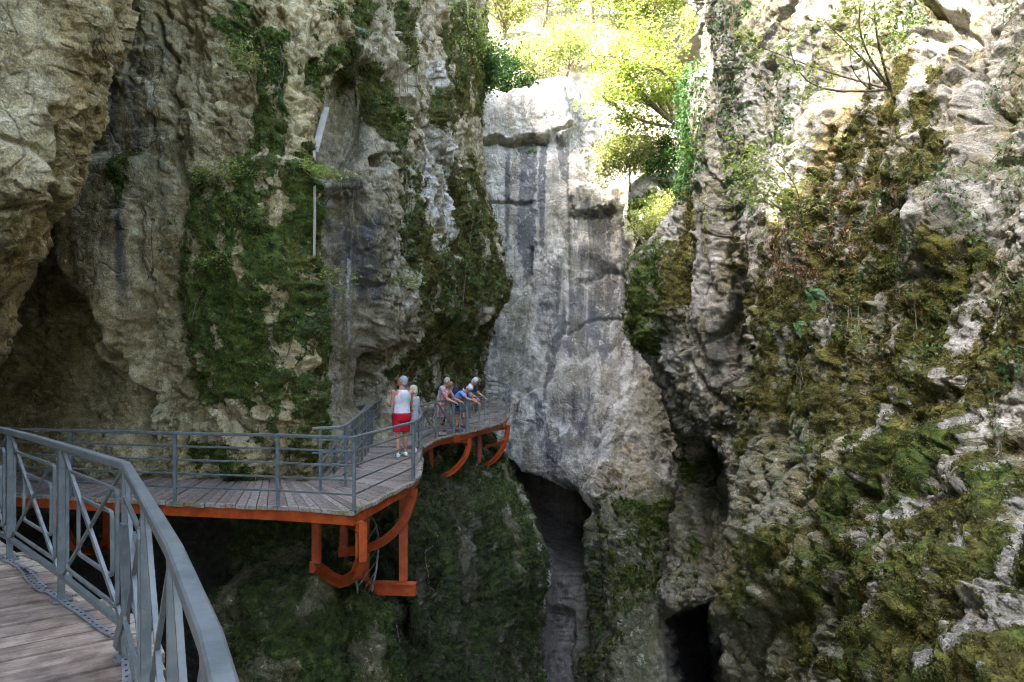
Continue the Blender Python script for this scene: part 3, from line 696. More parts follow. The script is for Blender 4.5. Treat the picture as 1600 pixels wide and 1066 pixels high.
rock('back_cliff', rows, M['back_rock'], dict(az=0.7, mf=1.3, cr=0.12, big=0.7, flute=0.22, f1=0.30, f1s=0.30, f2=0.10, f2s=0.8, fine=0.06, ledge=0.07, mossp=0.11, f3=0.04), res=1.7, seed=4, smooth_k=8,
     push=[(cave, -12, 5),
           ([(745, 170), (880, 150), (900, 200), (880, 222), (820, 225), (745, 222)], 0.9, 5),
           ([(890, 290), (965, 300), (968, 330), (900, 335)], 0.7, 6),
           ([(745, 232), (870, 236), (895, 330), (890, 480), (840, 560), (760, 520)], 0.25, 16),
           ([(860, 740), (900, 770), (935, 800), (930, 1000), (900, 1066), (880, 900), (893, 850)], -0.6, 10),
           ([(1000, 290), (1100, 290), (1100, 380), (1010, 400)], 1.2, 14),
           ([(860, 690), (1000, 600), (1010, 690), (905, 790)], 0.3, 18),
           ([(890, 400), (990, 420), (1000, 520), (850, 590), (840, 520)], -0.5, 20)],
     carve=[([(742, 224), (800, 228), (850, 226), (890, 205)], 3.5, 0.5), ([(770, 315), (830, 322)], 3, 0.35), ([(895, 335), (975, 332)], 4, 0.45),
            ([(900, 440), (960, 425), (990, 440)], 4, 0.25), ([(880, 500), (860, 560), (835, 600), (810, 620)], 5, 0.3), ([(880, 520), (930, 500), (980, 490)], 4, 0.25),
            ([(832, 390), (830, 450)], 3, 0.4), ([(895, 790), (880, 900), (900, 1066)], 8, 1.6), ([(925, 800), (905, 960)], 7, 0.7),
            ([(1000, 480), (1010, 600), (1000, 680), (960, 760), (925, 800)], 5, 0.3), ([(870, 960), (880, 1066)], 8, 1.0)],
     zones=[('wet_shade', [(1036, 955), (1120, 945), (1130, 1120), (1060, 1120), (1046, 1000)], 1.0, 8, 8), ('wet_shade', [(780, 720), (890, 760), (900, 900), (880, 960), (840, 960), (820, 860)], .55, 14, 14),  # black zones paint the shade inside the caves
            ('smooth', [(745, 230), (900, 230), (960, 330), (1000, 480), (1000, 640), (940, 740), (880, 700), (850, 600), (800, 620), (760, 560)], 0.8, 16, 14), ('smooth', [(745, 165), (890, 150), (880, 210), (745, 215)], .55, 8, 10), ('smooth', [(800, 600), (1000, 600), (920, 780), (860, 750), (790, 700)], .55, 14, 10),
            ('stain', [(814, 230), (840, 230), (838, 400), (824, 440), (810, 380)], 1.3, 5, 5),
            ('stain', [(844, 225), (856, 225), (852, 350), (846, 400)], 1.2, 3, 4),
            ('stain', [(868, 215), (884, 215), (890, 290), (878, 280)], 1.1, 3, 4), ('stain', [(928, 340), (940, 340), (944, 470), (932, 470)], .9, 5, 6), ('stain', [(965, 340), (975, 340), (980, 480), (968, 480)], .8, 4, 6), ('stain', [(790, 240), (800, 240), (796, 380), (788, 380)], .7, 4, 5), ('stain', [(870, 480), (884, 480), (860, 600), (850, 600)], .9, 5, 6),
            ('stain', [(890, 300), (970, 320), (960, 420), (1000, 480), (960, 560), (880, 530), (850, 480)], 0.68, 22, 26),
            ('stain', [(850, 470), (1000, 450), (1000, 560), (840, 560)], 0.75, 20, 26),
            ('stain', [(800, 590), (850, 620), (940, 600), (960, 690), (850, 740), (800, 700)], 0.62, 26, 26),
            ('pale', [(740, 170), (880, 140), (960, 260), (960, 330), (890, 330), (800, 500), (745, 420)], 0.25, 22, 30),
            ('pale', [(975, 330), (1000, 330), (1000, 470), (985, 640), (940, 740), (925, 720), (968, 620), (985, 480)], 0.9, 8, 10),
            ('pale', [(850, 620), (858, 640), (890, 665), (880, 680), (852, 650), (846, 630)], 0.95, 5, 8),
            ('pale', [(1035, 690), (1062, 690), (1050, 750), (1025, 760)], 0.7, 7, 8),
            ('pale', [(780, 640), (860, 690), (880, 790), (840, 740), (790, 710)], 0.35, 12, 14),
            ('pale', [(850, 980), (870, 980), (880, 1100), (845, 1100)], 0.4, 12, 20),
            ('warm', [(745, 170), (900, 150), (900, 215), (745, 215)], 0.35, 16, 16),
            ('warm', [(745, 225), (800, 225), (800, 340), (745, 340)], 0.25, 20, 18),
            ('warm', [(930, 700), (1000, 690), (1040, 760), (960, 790), (915, 790)], 0.55, 14, 18),
            ('warm', [(830, 350), (870, 350), (860, 520), (815, 560), (800, 500)], 0.25, 14, 14),
            ('warm', [(920, 560), (1000, 560), (1040, 700), (940, 700)], 0.3, 20, 20),
            ('algae', [(795, 470), (840, 480), (820, 600), (790, 620), (775, 560)], 0.6, 12, 18),
            ('algae', [(815, 400), (834, 400), (834, 440), (820, 450)], 0.6, 6, 8),
            ('algae', [(1000, 560), (1040, 600), (1060, 700), (1000, 700)], 0.5, 12, 12),
            ('algae', [(900, 800), (960, 770), (1060, 770), (1050, 900), (1010, 1100), (890, 1100), (885, 950)], 1.0, 16, 20), ('algae', [(1030, 700), (1066, 700), (1050, 960), (1000, 1100), (940, 1100)], .6, 12, 12), ('wet_shade', [(895, 830), (930, 830), (960, 1100), (895, 1100)], .45, 12, 20),
            ('moss', [(945, 770), (1050, 775), (1055, 850), (1020, 930), (960, 960), (930, 830)], 0.6, 16, 26),
            ('moss', [(890, 860), (940, 850), (960, 1000), (940, 1100), (890, 1066)], 0.50, 16, 26),
            ('moss', [(990, 320), (1060, 300), (1080, 420), (1000, 450)], 0.70, 14, 20),
            ('moss', [(800, 225), (835, 228), (835, 245), (805, 240)], 0.50, 5, 8),
            ('smooth', [(840, 870), (890, 870), (890, 1120), (830, 1120)], .9, 8, 6), ('wet_shade', [(835, 850), (900, 850), (900, 1120), (830, 1120)], .62, 14, 14), ('wet_shade', [(785, 728), (860, 765), (886, 790), (888, 860), (850, 878), (800, 830)], 0.8, 8, 5)],  # shade painted into cave mouth and slot, slot rock also damp
     label='pale streaked limestone wall closing the gorge above a dark cave mouth')

# ------------------------------------------------------------------ hanging buttress on the right (grey column, mossy shoulder)
eF = [(-190, 1085, 24), (-90, 1090, 24), (0, 1092, 24), (90, 1096, 24), (170, 1098, 23.6), (250, 1088, 23.5), (310, 1070, 23.5), (370, 1020, 24), (410, 1000, 24), (460, 988, 24), (510, 992, 24), (550, 1004, 24), (600, 1024, 24), (640, 1042, 24.2), (664, 1058, 24.4)]
rows = []
for y, e, D in eF:
    rr = max(1166, e + 80)
    rows.append((y, [(e + 40, D + 12), (e + 6, D + 3.5), (e, D + 1.2), (e + 0.14 * (rr - e), D + .2), (e + 0.34 * (rr - e), D - .6), (e + .58 * (rr - e), D - 1.4), (e + .8 * (rr - e), D - 2.0), (rr, D - 2.2), (rr + 60, D - 2.2)]))
rows += [(676, [(1075, 31), (1072, 27), (1070, 25), (1082, 24.4, -2), (1100, 23.8, 14), (1120, 23, 30), (1142, 22.3, 62), (1166, 22, 90), (1220, 22, 90)]),
         (668, [(1090, 33), (1088, 30), (1086, 28), (1090, 27, -4), (1112, 26.4, -4), (1130, 25.6, 4), (1150, 25, 20), (1172, 24.6, 30), (1220, 24.6, 30)]),
         (640, [(1100, 35), (1100, 34), (1096, 33), (1100, 32), (1120, 31), (1135, 30), (1160, 30), (1180, 29), (1220, 29)])]
rock('hanging_buttress', rows, M['grey_rock'], dict(az=0.5, mf=1.1, cr=0.18, big=0.45, flute=0.30, f1=0.30, f1s=0.6, f2=0.12, f2s=1.3, fine=0.07, mossp=0.08, pits=0.08, crack=0.05), res=1.7, seed=5, smooth_k=5,
     push=[([(1100, 120), (1136, 110), (1148, 330), (1150, 480), (1120, 560), (1090, 500), (1095, 330)], 0.7, 14), ([(985, 400), (1050, 380), (1060, 500), (1000, 540)], 0.4, 16)],
     carve=[([(1120, 260), (1140, 300), (1148, 340)], 4, 0.4), ([(1075, 560), (1100, 600), (1150, 640)], 5, 0.35), ([(1096, 400), (1080, 470), (1090, 560)], 5, 0.3), ([(1110, 300), (1116, 400), (1130, 470)], 4, 0.3)],
     zones=[('smooth', [(1095, 100), (1160, 100), (1160, 560), (1110, 620), (1050, 560), (1095, 400)], 0.6, 14, 14),
            ('moss', [(1075, 290), (1100, 270), (1098, 400), (1088, 480), (1068, 530), (1030, 530), (1000, 560), (985, 500), (1000, 420), (1050, 400), (1070, 360)], 0.95, 9, 16),
            ('moss', [(1000, 380), (1050, 380), (1050, 430), (1000, 440)], 0.95, 9, 16),
            ('moss', [(1094, 240), (1106, 235), (1104, 330), (1094, 340)], 0.95, 6, 8),
            ('hue', [(1050, 270), (1110, 270), (1110, 560), (1040, 560)], 0.9, 10, 10),
            ('stain', [(1000, 540), (1040, 560), (1075, 640), (1060, 670), (1030, 620)], 0.6, 10, 12),
            ('stain', [(1060, 640), (1110, 660), (1160, 640), (1170, 760), (1060, 700)], 0.5, 10, 12),
            ('algae', [(1060, 540), (1110, 540), (1160, 640), (1170, 720), (1060, 670)], 0.4, 14, 16),
            ('pale', [(1100, 260), (1150, 260), (1150, 480), (1110, 440)], 0.35, 12, 14)],
     label='grey limestone column hanging over the gorge with a mossy shoulder')

# ------------------------------------------------------------------ rock under and behind it
rows = []
for y, e, D in [(560, 1040, 30), (640, 1050, 30), (680, 1056, 29.6), (740, 1064, 29.2), (790, 1060, 28.8), (840, 1050, 28.2), (890, 1036, 27.8), (930, 1022, 27.4), (958, 1030, 27.4), (985, 1058, 28.6), (1020, 1078, 29.2), (1066, 1100, 29.6), (1300, 1110, 30)]:
    rows.append((y, [(e + 30, D + 10), (e + 4, D + 3), (e, D + 1), (e + 14, D), (e + 38, D - .9), (e + 66, D - 1.5), (1150, D - 2.6), (1190, D - 3.2), (1240, D - 4)]))
rock('lower_rock', rows, M['grey_rock'], dict(az=0.4, mf=1.0, cr=0.2, big=0.5, flute=0.35, f1=0.36, f1s=0.5, f2=0.16, f2s=1.3, fine=0.08, mossp=0.05, crack=0.08, f3=.04), res=1.7, seed=6, smooth_k=4,
     push=[([(1045, 960), (1100, 955), (1108, 1066), (1108, 1100), (1060, 1100)], -3.5, 6), ([(1070, 690), (1100, 690), (1120, 760), (1090, 800)], -0.6, 8)],
     carve=[([(1110, 760), (1100, 850), (1110, 950)], 7, 0.8)],
     zones=[('moss', [(1060, 700), (1130, 700), (1130, 760), (1070, 760)], 0.50, 10, 16), ('moss', [(1040, 850), (1100, 850), (1080, 930), (1030, 930)], 0.35, 10, 20),
            ('algae', [(1040, 760), (1150, 760), (1150, 1100), (1040, 1100)], 0.6, 14, 20), ('warm', [(1060, 670), (1120, 680), (1120, 720), (1060, 720)], 0.4, 10, 12),
            ('pale', [(1040, 860), (1070, 800), (1080, 840), (1050, 930)], 0.4, 10, 12),
            ('wet_shade', [(1046, 962), (1102, 956), (1125, 1010), (1120, 1110), (1060, 1110)], 1.0, 6, 4)],  # black zone is the small cave's shade, put into the colour
     label='rough grey rock face below the hanging column over a small dark cave')

# ------------------------------------------------------------------ right wall
eG = [(-420, 1140, 19, 1.32), (-260, 1125, 19, 1.22), (-150, 1112, 19, 1.18), (0, 1106, 18.8, 1.12), (110, 1120, 18.5, 1.08), (200, 1140, 18.0, 1.04), (300, 1150, 17.5, 1.0), (400, 1154, 17.0, .98), (500, 1153, 16.6, .96), (600, 1153, 16.4, .94),
      (700, 1152, 16.2, .90), (760, 1146, 16.0, .87), (820, 1141, 15.8, .84), (880, 1130, 15.6, .81), (950, 1130, 15.4, .78), (1010, 1132, 15.2, .75), (1066, 1134, 15.0, .72), (1400, 1150, 14.5, .64), (2400, 1160, 14.5, .6)]
rows = []
for y, e, D, k in eG:
    s = (1600 - e) / 450.0
    rows.append((y, [(e + 45, D + 9), (e + 5, D + 2.5), (e, D + .6), (e + 22 * s, D - .7), (e + 70 * s, D * .90 * (.5 + .5 * k)), (e + 140 * s, D * .79 * (.3 + .7 * k)), (e + 220 * s, D * .69 * (.15 + .85 * k)), (e + 310 * s, D * .605 * k), (e + 400 * s, D * .535 * k), (e + 500 * s, D * .475 * k), (e + 900 * s, D * .33 * k), ('w', 5.6 * k ** .5, 0, 11), ('w', 6.2, -16, 11)]))
rock('right_cliff', rows, M['grey_rock'], dict(az=0.5, mf=1.7, cr=0.12, big=0.40, flute=0.36, f1=0.18, f1s=0.75, f2=0.11, f2s=2.0, fine=0.06, mossp=0.06, pits=0.05, crack=0.04), res=2.0, seed=7,
     push=[([(1430, 0), (1500, 20), (1520, 60), (1470, 70), (1440, 50)], -0.5, 10), ([(1400, 150), (1530, 120), (1540, 330), (1480, 420), (1400, 300)], 0.3, 30),
           ([(1150, 800), (1220, 830), (1300, 960), (1330, 1100), (1150, 1100)], -0.3, 40), ([(1160, 820), (1240, 830), (1260, 920), (1170, 960)], 0.4, 20),
           ([(1330, 700), (1500, 650), (1600, 800), (1600, 1100), (1380, 1100)], 0.3, 40), ([(1186, 90), (1204, 90), (1206, 110), (1186, 116)], -0.4, 4)],
     carve=[([(1155, 330), (1160, 460), (1162, 600)], 6, 0.5), ([(1250, 690), (1260, 790), (1330, 900), (1370, 1066)], 10, 0.35), ([(1340, 640), (1350, 760), (1400, 830)], 9, 0.3), ([(1175, 640), (1190, 760), (1180, 840)], 6, 0.4),
             ([(1540, 0), (1530, 120), (1560, 180)], 6, 0.3), ([(1580, 700), (1640, 740)], 6, 0.4), ([(1560, 380), (1556, 460)], 5, 0.2), ([(1220, 180), (1222, 230)], 4, .3), ([(1220, 640), (1210, 700), (1230, 780)], 8, .3)],
     zones=[('moss', [(1165, 440), (1250, 300), (1330, 200), (1390, 130), (1400, 200), (1370, 330), (1400, 400), (1370, 480), (1460, 440), (1480, 380), (1560, 400), (1620, 420), (1660, 700), (1660, 1150), (1300, 1150), (1290, 1000), (1240, 880), (1300, 700), (1240, 640), (1160, 700)], 0.82, 22, 44),
            ('moss', [(1400, 230), (1500, 220), (1490, 290), (1410, 420), (1390, 340)], 0.82, 12, 22),
            ('moss', [(1460, 112), (1482, 112), (1480, 140), (1458, 138)], 0.82, 5, 6), ('moss', [(1440, 170), (1480, 165), (1475, 215), (1438, 215)], 0.82, 8, 10),
            ('moss', [(1150, 830), (1230, 820), (1300, 960), (1280, 1060), (1200, 980), (1150, 960)], 0.70, 14, 34), ('moss', [(1300, 1000), (1340, 990), (1360, 1080), (1310, 1080)], 0.60, 10, 12),
            ('moss', [(1480, 380), (1560, 380), (1580, 480), (1500, 500)], 0.82, 14, 20), ('moss', [(1380, 110), (1420, 60), (1440, 110), (1395, 200)], 0.70, 10, 14),
            ('moss', [(1165, 110), (1195, 105), (1195, 125), (1170, 122)], 0.70, 6, 6),
            ('hue', [(1130, 0), (1700, 0), (1700, 700), (1130, 700)], 0.8, 40, 40), ('hue', [(1130, 690), (1700, 690), (1700, 1150), (1130, 1150)], 0.55, 30, 40),
            ('moss', [(1350, 600), (1400, 610), (1410, 690), (1360, 720)], -0.5, 14, 24), ('moss', [(1450, 560), (1500, 590), (1530, 680), (1500, 690), (1470, 620)], -0.6, 12, 24), ('moss', [(1480, 730), (1530, 760), (1540, 800), (1500, 790)], -0.5, 8, 20),
            ('moss', [(1560, 570), (1640, 560), (1640, 740), (1570, 700)], -0.8, 12, 16), ('moss', [(1300, 570), (1350, 590), (1360, 650), (1320, 640)], -0.55, 10, 20),
            ('moss', [(1510, 800), (1560, 860), (1590, 950), (1570, 960), (1520, 870)], -0.4, 8, 30), ('moss', [(1440, 210), (1420, 300), (1410, 330), (1400, 240)], -0.3, 8, 16),
            ('warm', [(1240, 330), (1330, 120), (1350, 130), (1290, 300), (1262, 400)], 0.9, 9, 14), ('warm', [(1480, 160), (1540, 150), (1540, 260), (1480, 280)], 0.45, 18, 18), ('warm', [(1380, 250), (1440, 150), (1470, 170), (1410, 300)], 0.3, 18, 18),
            ('warm', [(1480, 370), (1570, 390), (1590, 470), (1500, 450)], 0.6, 14, 18),
            ('pale', [(1170, 60), (1330, 60), (1260, 280), (1180, 240)], 0.28, 20, 24), ('pale', [(1560, 0), (1660, 0), (1660, 400), (1575, 380)], 0.3, 14, 16), ('pale', [(1230, 80), (1260, 70), (1250, 140), (1236, 170)], 0.8, 6, 8),
            ('algae', [(1140, 540), (1320, 540), (1320, 800), (1140, 800)], 0.72, 18, 24), ('algae', [(1120, 780), (1320, 800), (1360, 1120), (1120, 1120)], 0.7, 18, 24),
            ('stain', [(1395, 180), (1420, 170), (1400, 300), (1385, 330)], 0.5, 10, 12), ('stain', [(1240, 760), (1320, 780), (1330, 900), (1270, 880)], 0.3, 14, 18)],
     label='right hand limestone wall covered in brown green moss and ivy')
# ------------------------------------------------------------------ materials for the walkway
def plank_extra(m, v, col):
    w = m.noise(m.map(v, (1.2, 1.2, 1.2)), 1.3, 5, 0.6)
    g = m.n('ShaderNodeNewGeometry')
    col = m.mix(0.75, col, m.ramp(g.outputs['Random Per Island'], [(0, 0.62), (0.5, 0.95), (1, 1.3)]), 'MULTIPLY')
    return m.mix(m.math('MULTIPLY', m.step(w, 0.55, 0.72), 0.4), col, (0.10, 0.095, 0.08))
def grained(angle):
    def f(m, v, col):
        mp = m.n('ShaderNodeMapping'); mp.inputs['Rotation'].default_value = (0, 0, -angle); m.l(v, mp.inputs['Vector'])
        g1 = m.noise(m.map(mp.outputs[0], (1.5, 26, 26)), 1.0, 6, 0.7, 0.4); g2 = m.noise(m.map(mp.outputs[0], (5, 90, 90)), 1.0, 4, 0.7)
        col = m.mix(0.9, col, m.ramp(g1, [(0.3, 0.5), (0.5, 1.0), (0.7, 1.35)]), 'MULTIPLY'); col = m.mix(0.7, col, m.ramp(g2, [(0.3, 0.6), (0.5, 1.0), (0.7, 1.25)]), 'MULTIPLY')
        col = m.mix(m.math('MULTIPLY', m.step(g1, 0.36, 0.30), 0.8), col, (0.03, 0.025, 0.02))
        return plank_extra(m, v, col)
    return f
WOOD_N = simple_mat('weathered_planks_near', (0.165, 0.122, 0.09), (0.29, 0.228, 0.175), 7, 0.85, bump=0.5, extra=grained(math.radians(35)), spec=0.2)
WOOD = simple_mat('weathered_planks', (0.175, 0.14, 0.11), (0.31, 0.26, 0.215), 22, 0.85, bump=0.5, extra=plank_extra, spec=0.2)
def moss_extra(m, v, col):
    return m.mix(m.math('MULTIPLY', m.step(m.noise(v, 3.0, 5, 0.7), 0.5, 0.62), 0.75), col, m.mix(m.noise(v, 30, 3), (0.11, 0.11, 0.035), (0.24, 0.21, 0.10)))
ENDWOOD = simple_mat('mossy_plank_ends', (0.22, 0.19, 0.14), (0.40, 0.36, 0.29), 30, 0.9, bump=0.5, extra=moss_extra, spec=0.2)
def rust_extra(m, v, col):
    col = m.mix(m.math('MULTIPLY', m.step(m.noise(v, 9, 6, 0.78), 0.58, 0.68), 0.7), col, (0.13, 0.065, 0.03))
    return m.mix(m.math('MULTIPLY', m.step(m.noise(v, 2.2, 4, 0.6), 0.5, 0.7), 0.35), col, (0.20, 0.22, 0.18))
PAINT = simple_mat('blue_grey_paint', (0.085, 0.105, 0.105), (0.135, 0.155, 0.155), 14, 0.38, bump=0.12, extra=rust_extra)
def orange_extra(m, v, col):
    col = m.mix(m.math('MULTIPLY', m.step(m.noise(m.map(v, (5, 5, 1.2)), 1.6, 6, 0.7), 0.5, 0.68), 0.5), col, (0.20, 0.045, 0.012))
    return m.mix(m.math('MULTIPLY', m.step(m.noise(v, 16, 4, 0.7), 0.63, 0.70), 0.6), col, (0.09, 0.03, 0.012))
ORANGE = simple_mat('orange_paint', (0.30, 0.045, 0.009), (0.44, 0.080, 0.013), 6, 0.5, bump=0.15, extra=orange_extra)
STRAP = simple_mat('galvanised_strip', (0.20, 0.21, 0.22), (0.34, 0.35, 0.36), 30, 0.45, metal=0.6, bump=0.2)
DARK = simple_mat('dark_slot', (0.02, 0.02, 0.02), (0.03, 0.03, 0.03), 30, 0.8, bump=0)
WHITE_PIPE = simple_mat('off_white_pipe', (0.24, 0.235, 0.19), (0.34, 0.335, 0.28), 4, 0.5, bump=0.05,
                        extra=lambda m, v, col: m.mix(m.math('MULTIPLY', m.step(m.noise(v, 12, 5, 0.7), 0.56, 0.68), 0.6), col, (0.22, 0.22, 0.14)))

def V3(p, z): return Vector((p[0], p[1], z))
def resample(pts, step):
    pts = [Vector(p) for p in pts]; out = [pts[0]]; acc = 0.0
    for a, b in zip(pts[:-1], pts[1:]):
        L = (b - a).length
        while acc + step <= L + 1e-9 if False else False: pass
        out.append(b)
    return out
def polyval(pts, t):
    """point at fraction t of the polyline's length"""
    L = [0.0]
    for a, b in zip(pts[:-1], pts[1:]): L.append(L[-1] + (Vector(b) - Vector(a)).length)
    s = t * L[-1]
    for i in range(len(pts) - 1):
        if s <= L[i + 1] or i == len(pts) - 2:
            f = (s - L[i]) / max(1e-9, L[i + 1] - L[i]); return Vector(pts[i]).lerp(Vector(pts[i + 1]), f)
def idxval(pts, u):
    i = min(int(u), len(pts) - 2); return Vector(pts[i]).lerp(Vector(pts[i + 1]), u - i)
def smooth_poly(pts, it=1):
    for _ in range(it):
        q = [pts[0]]
        for a, b in zip(pts[:-1], pts[1:]):
            a = Vector(a); b = Vector(b); q += [a.lerp(b, .25), a.lerp(b, .75)]
        q.append(pts[-1]); pts = q
    return [Vector(p) for p in pts]

def deck(name, outer, inner, label, plank=0.15, th=0.055, rag=0.03, mossy=1.0, wood=None, gap=.05):
    """planks laid crosswise between matched outer and inner edges (3-D points)"""
    r = random.Random(len(name) * 7 + len(outer))
    t = empty(name, tuple(idxval(outer, len(outer) / 2 - .5)))
    tag(t, label, 'walkway')
    mb = MB(); eb = MB()
    L = [(Vector(b) - Vector(a)).length * .5 + (Vector(d) - Vector(c)).length * .5 for a, b, c, d in zip(outer[:-1], outer[1:], inner[:-1], inner[1:])]
    us = [0.0]
    for i, l in enumerate(L):
        n = max(1, round(l / plank))
        us += [i + (k + 1) / n for k in range(n)]
    for a, b in zip(us[:-1], us[1:]):
        g = gap * (b - a)
        o0, o1, i0, i1 = idxval(outer, a + g), idxval(outer, b - g), idxval(inner, a + g), idxval(inner, b - g)
        d = (o0 - i0).normalized(); e = r.uniform(-rag, rag); o0 = o0 + d * e; o1 = o1 + d * (e + r.uniform(-.006, .006))
        dz = Vector((0, 0, r.uniform(-0.006, 0.006))); dn = Vector((0, 0, -th))
        m0 = o0 - d * 0.10; m1 = o1 - d * 0.10
        V = [i0 + dz, i1 + dz, m1 + dz, m0 + dz]; V += [v + dn for v in V]
        mb.add(V, [(0, 1, 2, 3), (7, 6, 5, 4), (0, 4, 5, 1), (1, 5, 6, 2), (2, 6, 7, 3), (3, 7, 4, 0)])
        V = [m0 + dz, m1 + dz, o1 + dz, o0 + dz]; V += [v + dn * 1.02 for v in V]
        eb.add(V, [(0, 1, 2, 3), (7, 6, 5, 4), (0, 4, 5, 1), (1, 5, 6, 2), (2, 6, 7, 3), (3, 7, 4, 0)])
    mb.build('decking', wood or WOOD, t)
    ends = eb.build('plank_ends', ENDWOOD if mossy else WOOD, t)
    # joists under the planks, then the orange edge channel
    jb = MB(); Nn = len(us)
    for f in (0.25, 0.6):
        pts = [idxval(outer, u).lerp(idxval(inner, u), f) + Vector((0, 0, -th - .07)) for u in np.linspace(0, len(outer) - 1, 4 * len(outer))]
        jb.sweep(pts, rect(.08, .12))
    jb.build('joist', ORANGE, t)
    return t

def edge_beam(outer, inner, parent, h=0.17, drop=0.058, inset=0.10, i0=0, i1=None):
    mb = MB(); i1 = i1 if i1 is not None else len(outer) - 1
    pts = []
    for u in range(i0, i1 + 1):
        o = Vector(outer[u]); n = Vector(inner[u]); d = (n - o).normalized(); pts.append(o + d * inset + Vector((0, 0, -drop - h / 2)))
    C = [(-.035, -h / 2), (.035, -h / 2), (.035, -h / 2 + .015), (-.02, -h / 2 + .015), (-.02, h / 2 - .015), (.035, h / 2 - .015), (.035, h / 2), (-.035, h / 2)]
    a = Vector(pts[1]) - Vector(pts[0]); side = a.cross(Vector((0, 0, 1))); out_ = Vector(outer[i0]) - Vector(inner[i0])
    if side.dot(out_) > 0: C = [(-x, y) for x, y in C][::-1]
    mb.sweep(pts, C)
    return mb.build('edge_beam', ORANGE, parent)

# ---- railings
def railing(name, top, h, label, posts, bars=(0.23, 0.44, 0.65, 0.86), group=None, post=0.045, toprail=(0.055, 0.045), bar=0.028, ext=0.0):
    """top: 3-D points of the hand rail; posts: fractions along it"""
    t = empty(name, tuple(Vector(top[0]) - Vector((0, 0, h))))
    tag(t, label, 'railing', group)
    mb = MB(); mb.sweep(top, rrect(toprail[0], toprail[1], .008)); mb.build('top_rail', PAINT, t)
    for b in bars:
        k = MB(); k.sweep([Vector(p) - Vector((0, 0, h - b * h / 1.06)) for p in top], rrect(bar * .7, bar, .004)); k.build('rail_bar', PAINT, t)
    for f in posts:
        p = polyval(top, f) if not hasattr(f, '__len__') else Vector(f)
        q = p - Vector((0, 0, h)); k = MB(); k.bar(q, p - Vector((0, 0, .02)), post, post, up=(0, 1, 0))
        k.bar(q, q + Vector((0, 0, .012)), post * 2.4, post * 2.4, up=(0, 1, 0)); k.build('post', PAINT, t)
    return t

def x_panel(parent, a, b, h, lo=0.13, bw=0.045, frames=True):
    """cross braces and two nested rounded rectangles between post tops a and b"""
    a = Vector(a); b = Vector(b)
    def q(s, v): return a.lerp(b, s) - Vector((0, 0, h * (1 - (lo + v * (1 - lo)))))
    n = (b - a).cross(Vector((0, 0, 1))).normalized()
    k = MB(); k.bar(q(.03, .97), q(.97, .0), bw, bw * .55, up=n); k.bar(q(.97, .97) + n * .003, q(.03, .0) + n * .003, bw * .5, bw * .5, up=n); k.build('cross_brace', PAINT, parent)
    k = MB(); k.bar(q(.02, 0), q(.98, 0), bw, bw * .9); k.build('bottom_rail', PAINT, parent)
    def rr(s0, s1, v0, v1, o):
        c = .035; cs = c / max(.3, (b - a).length)
        pts = [(s0 + cs, v0), (s1 - cs, v0), (s1 - cs * .3, v0 + c * .3), (s1, v0 + c), (s1, v1 - c), (s1 - cs * .3, v1 - c * .3), (s1 - cs, v1), (s0 + cs, v1), (s0 + cs * .3, v1 - c * .3), (s0, v1 - c), (s0, v0 + c), (s0 + cs * .3, v0 + c * .3)]
        m = MB(); m.sweep([q(*p) + n * o for p in pts], rect(.018, .018), up=n, closed=True); return m
    if not frames: return
    rr(.16, .93, .10, .84, .014).build('inner_frame', PAINT, parent); rr(.27, .79, .24, .66, -.014).build('inner_frame', PAINT, parent)

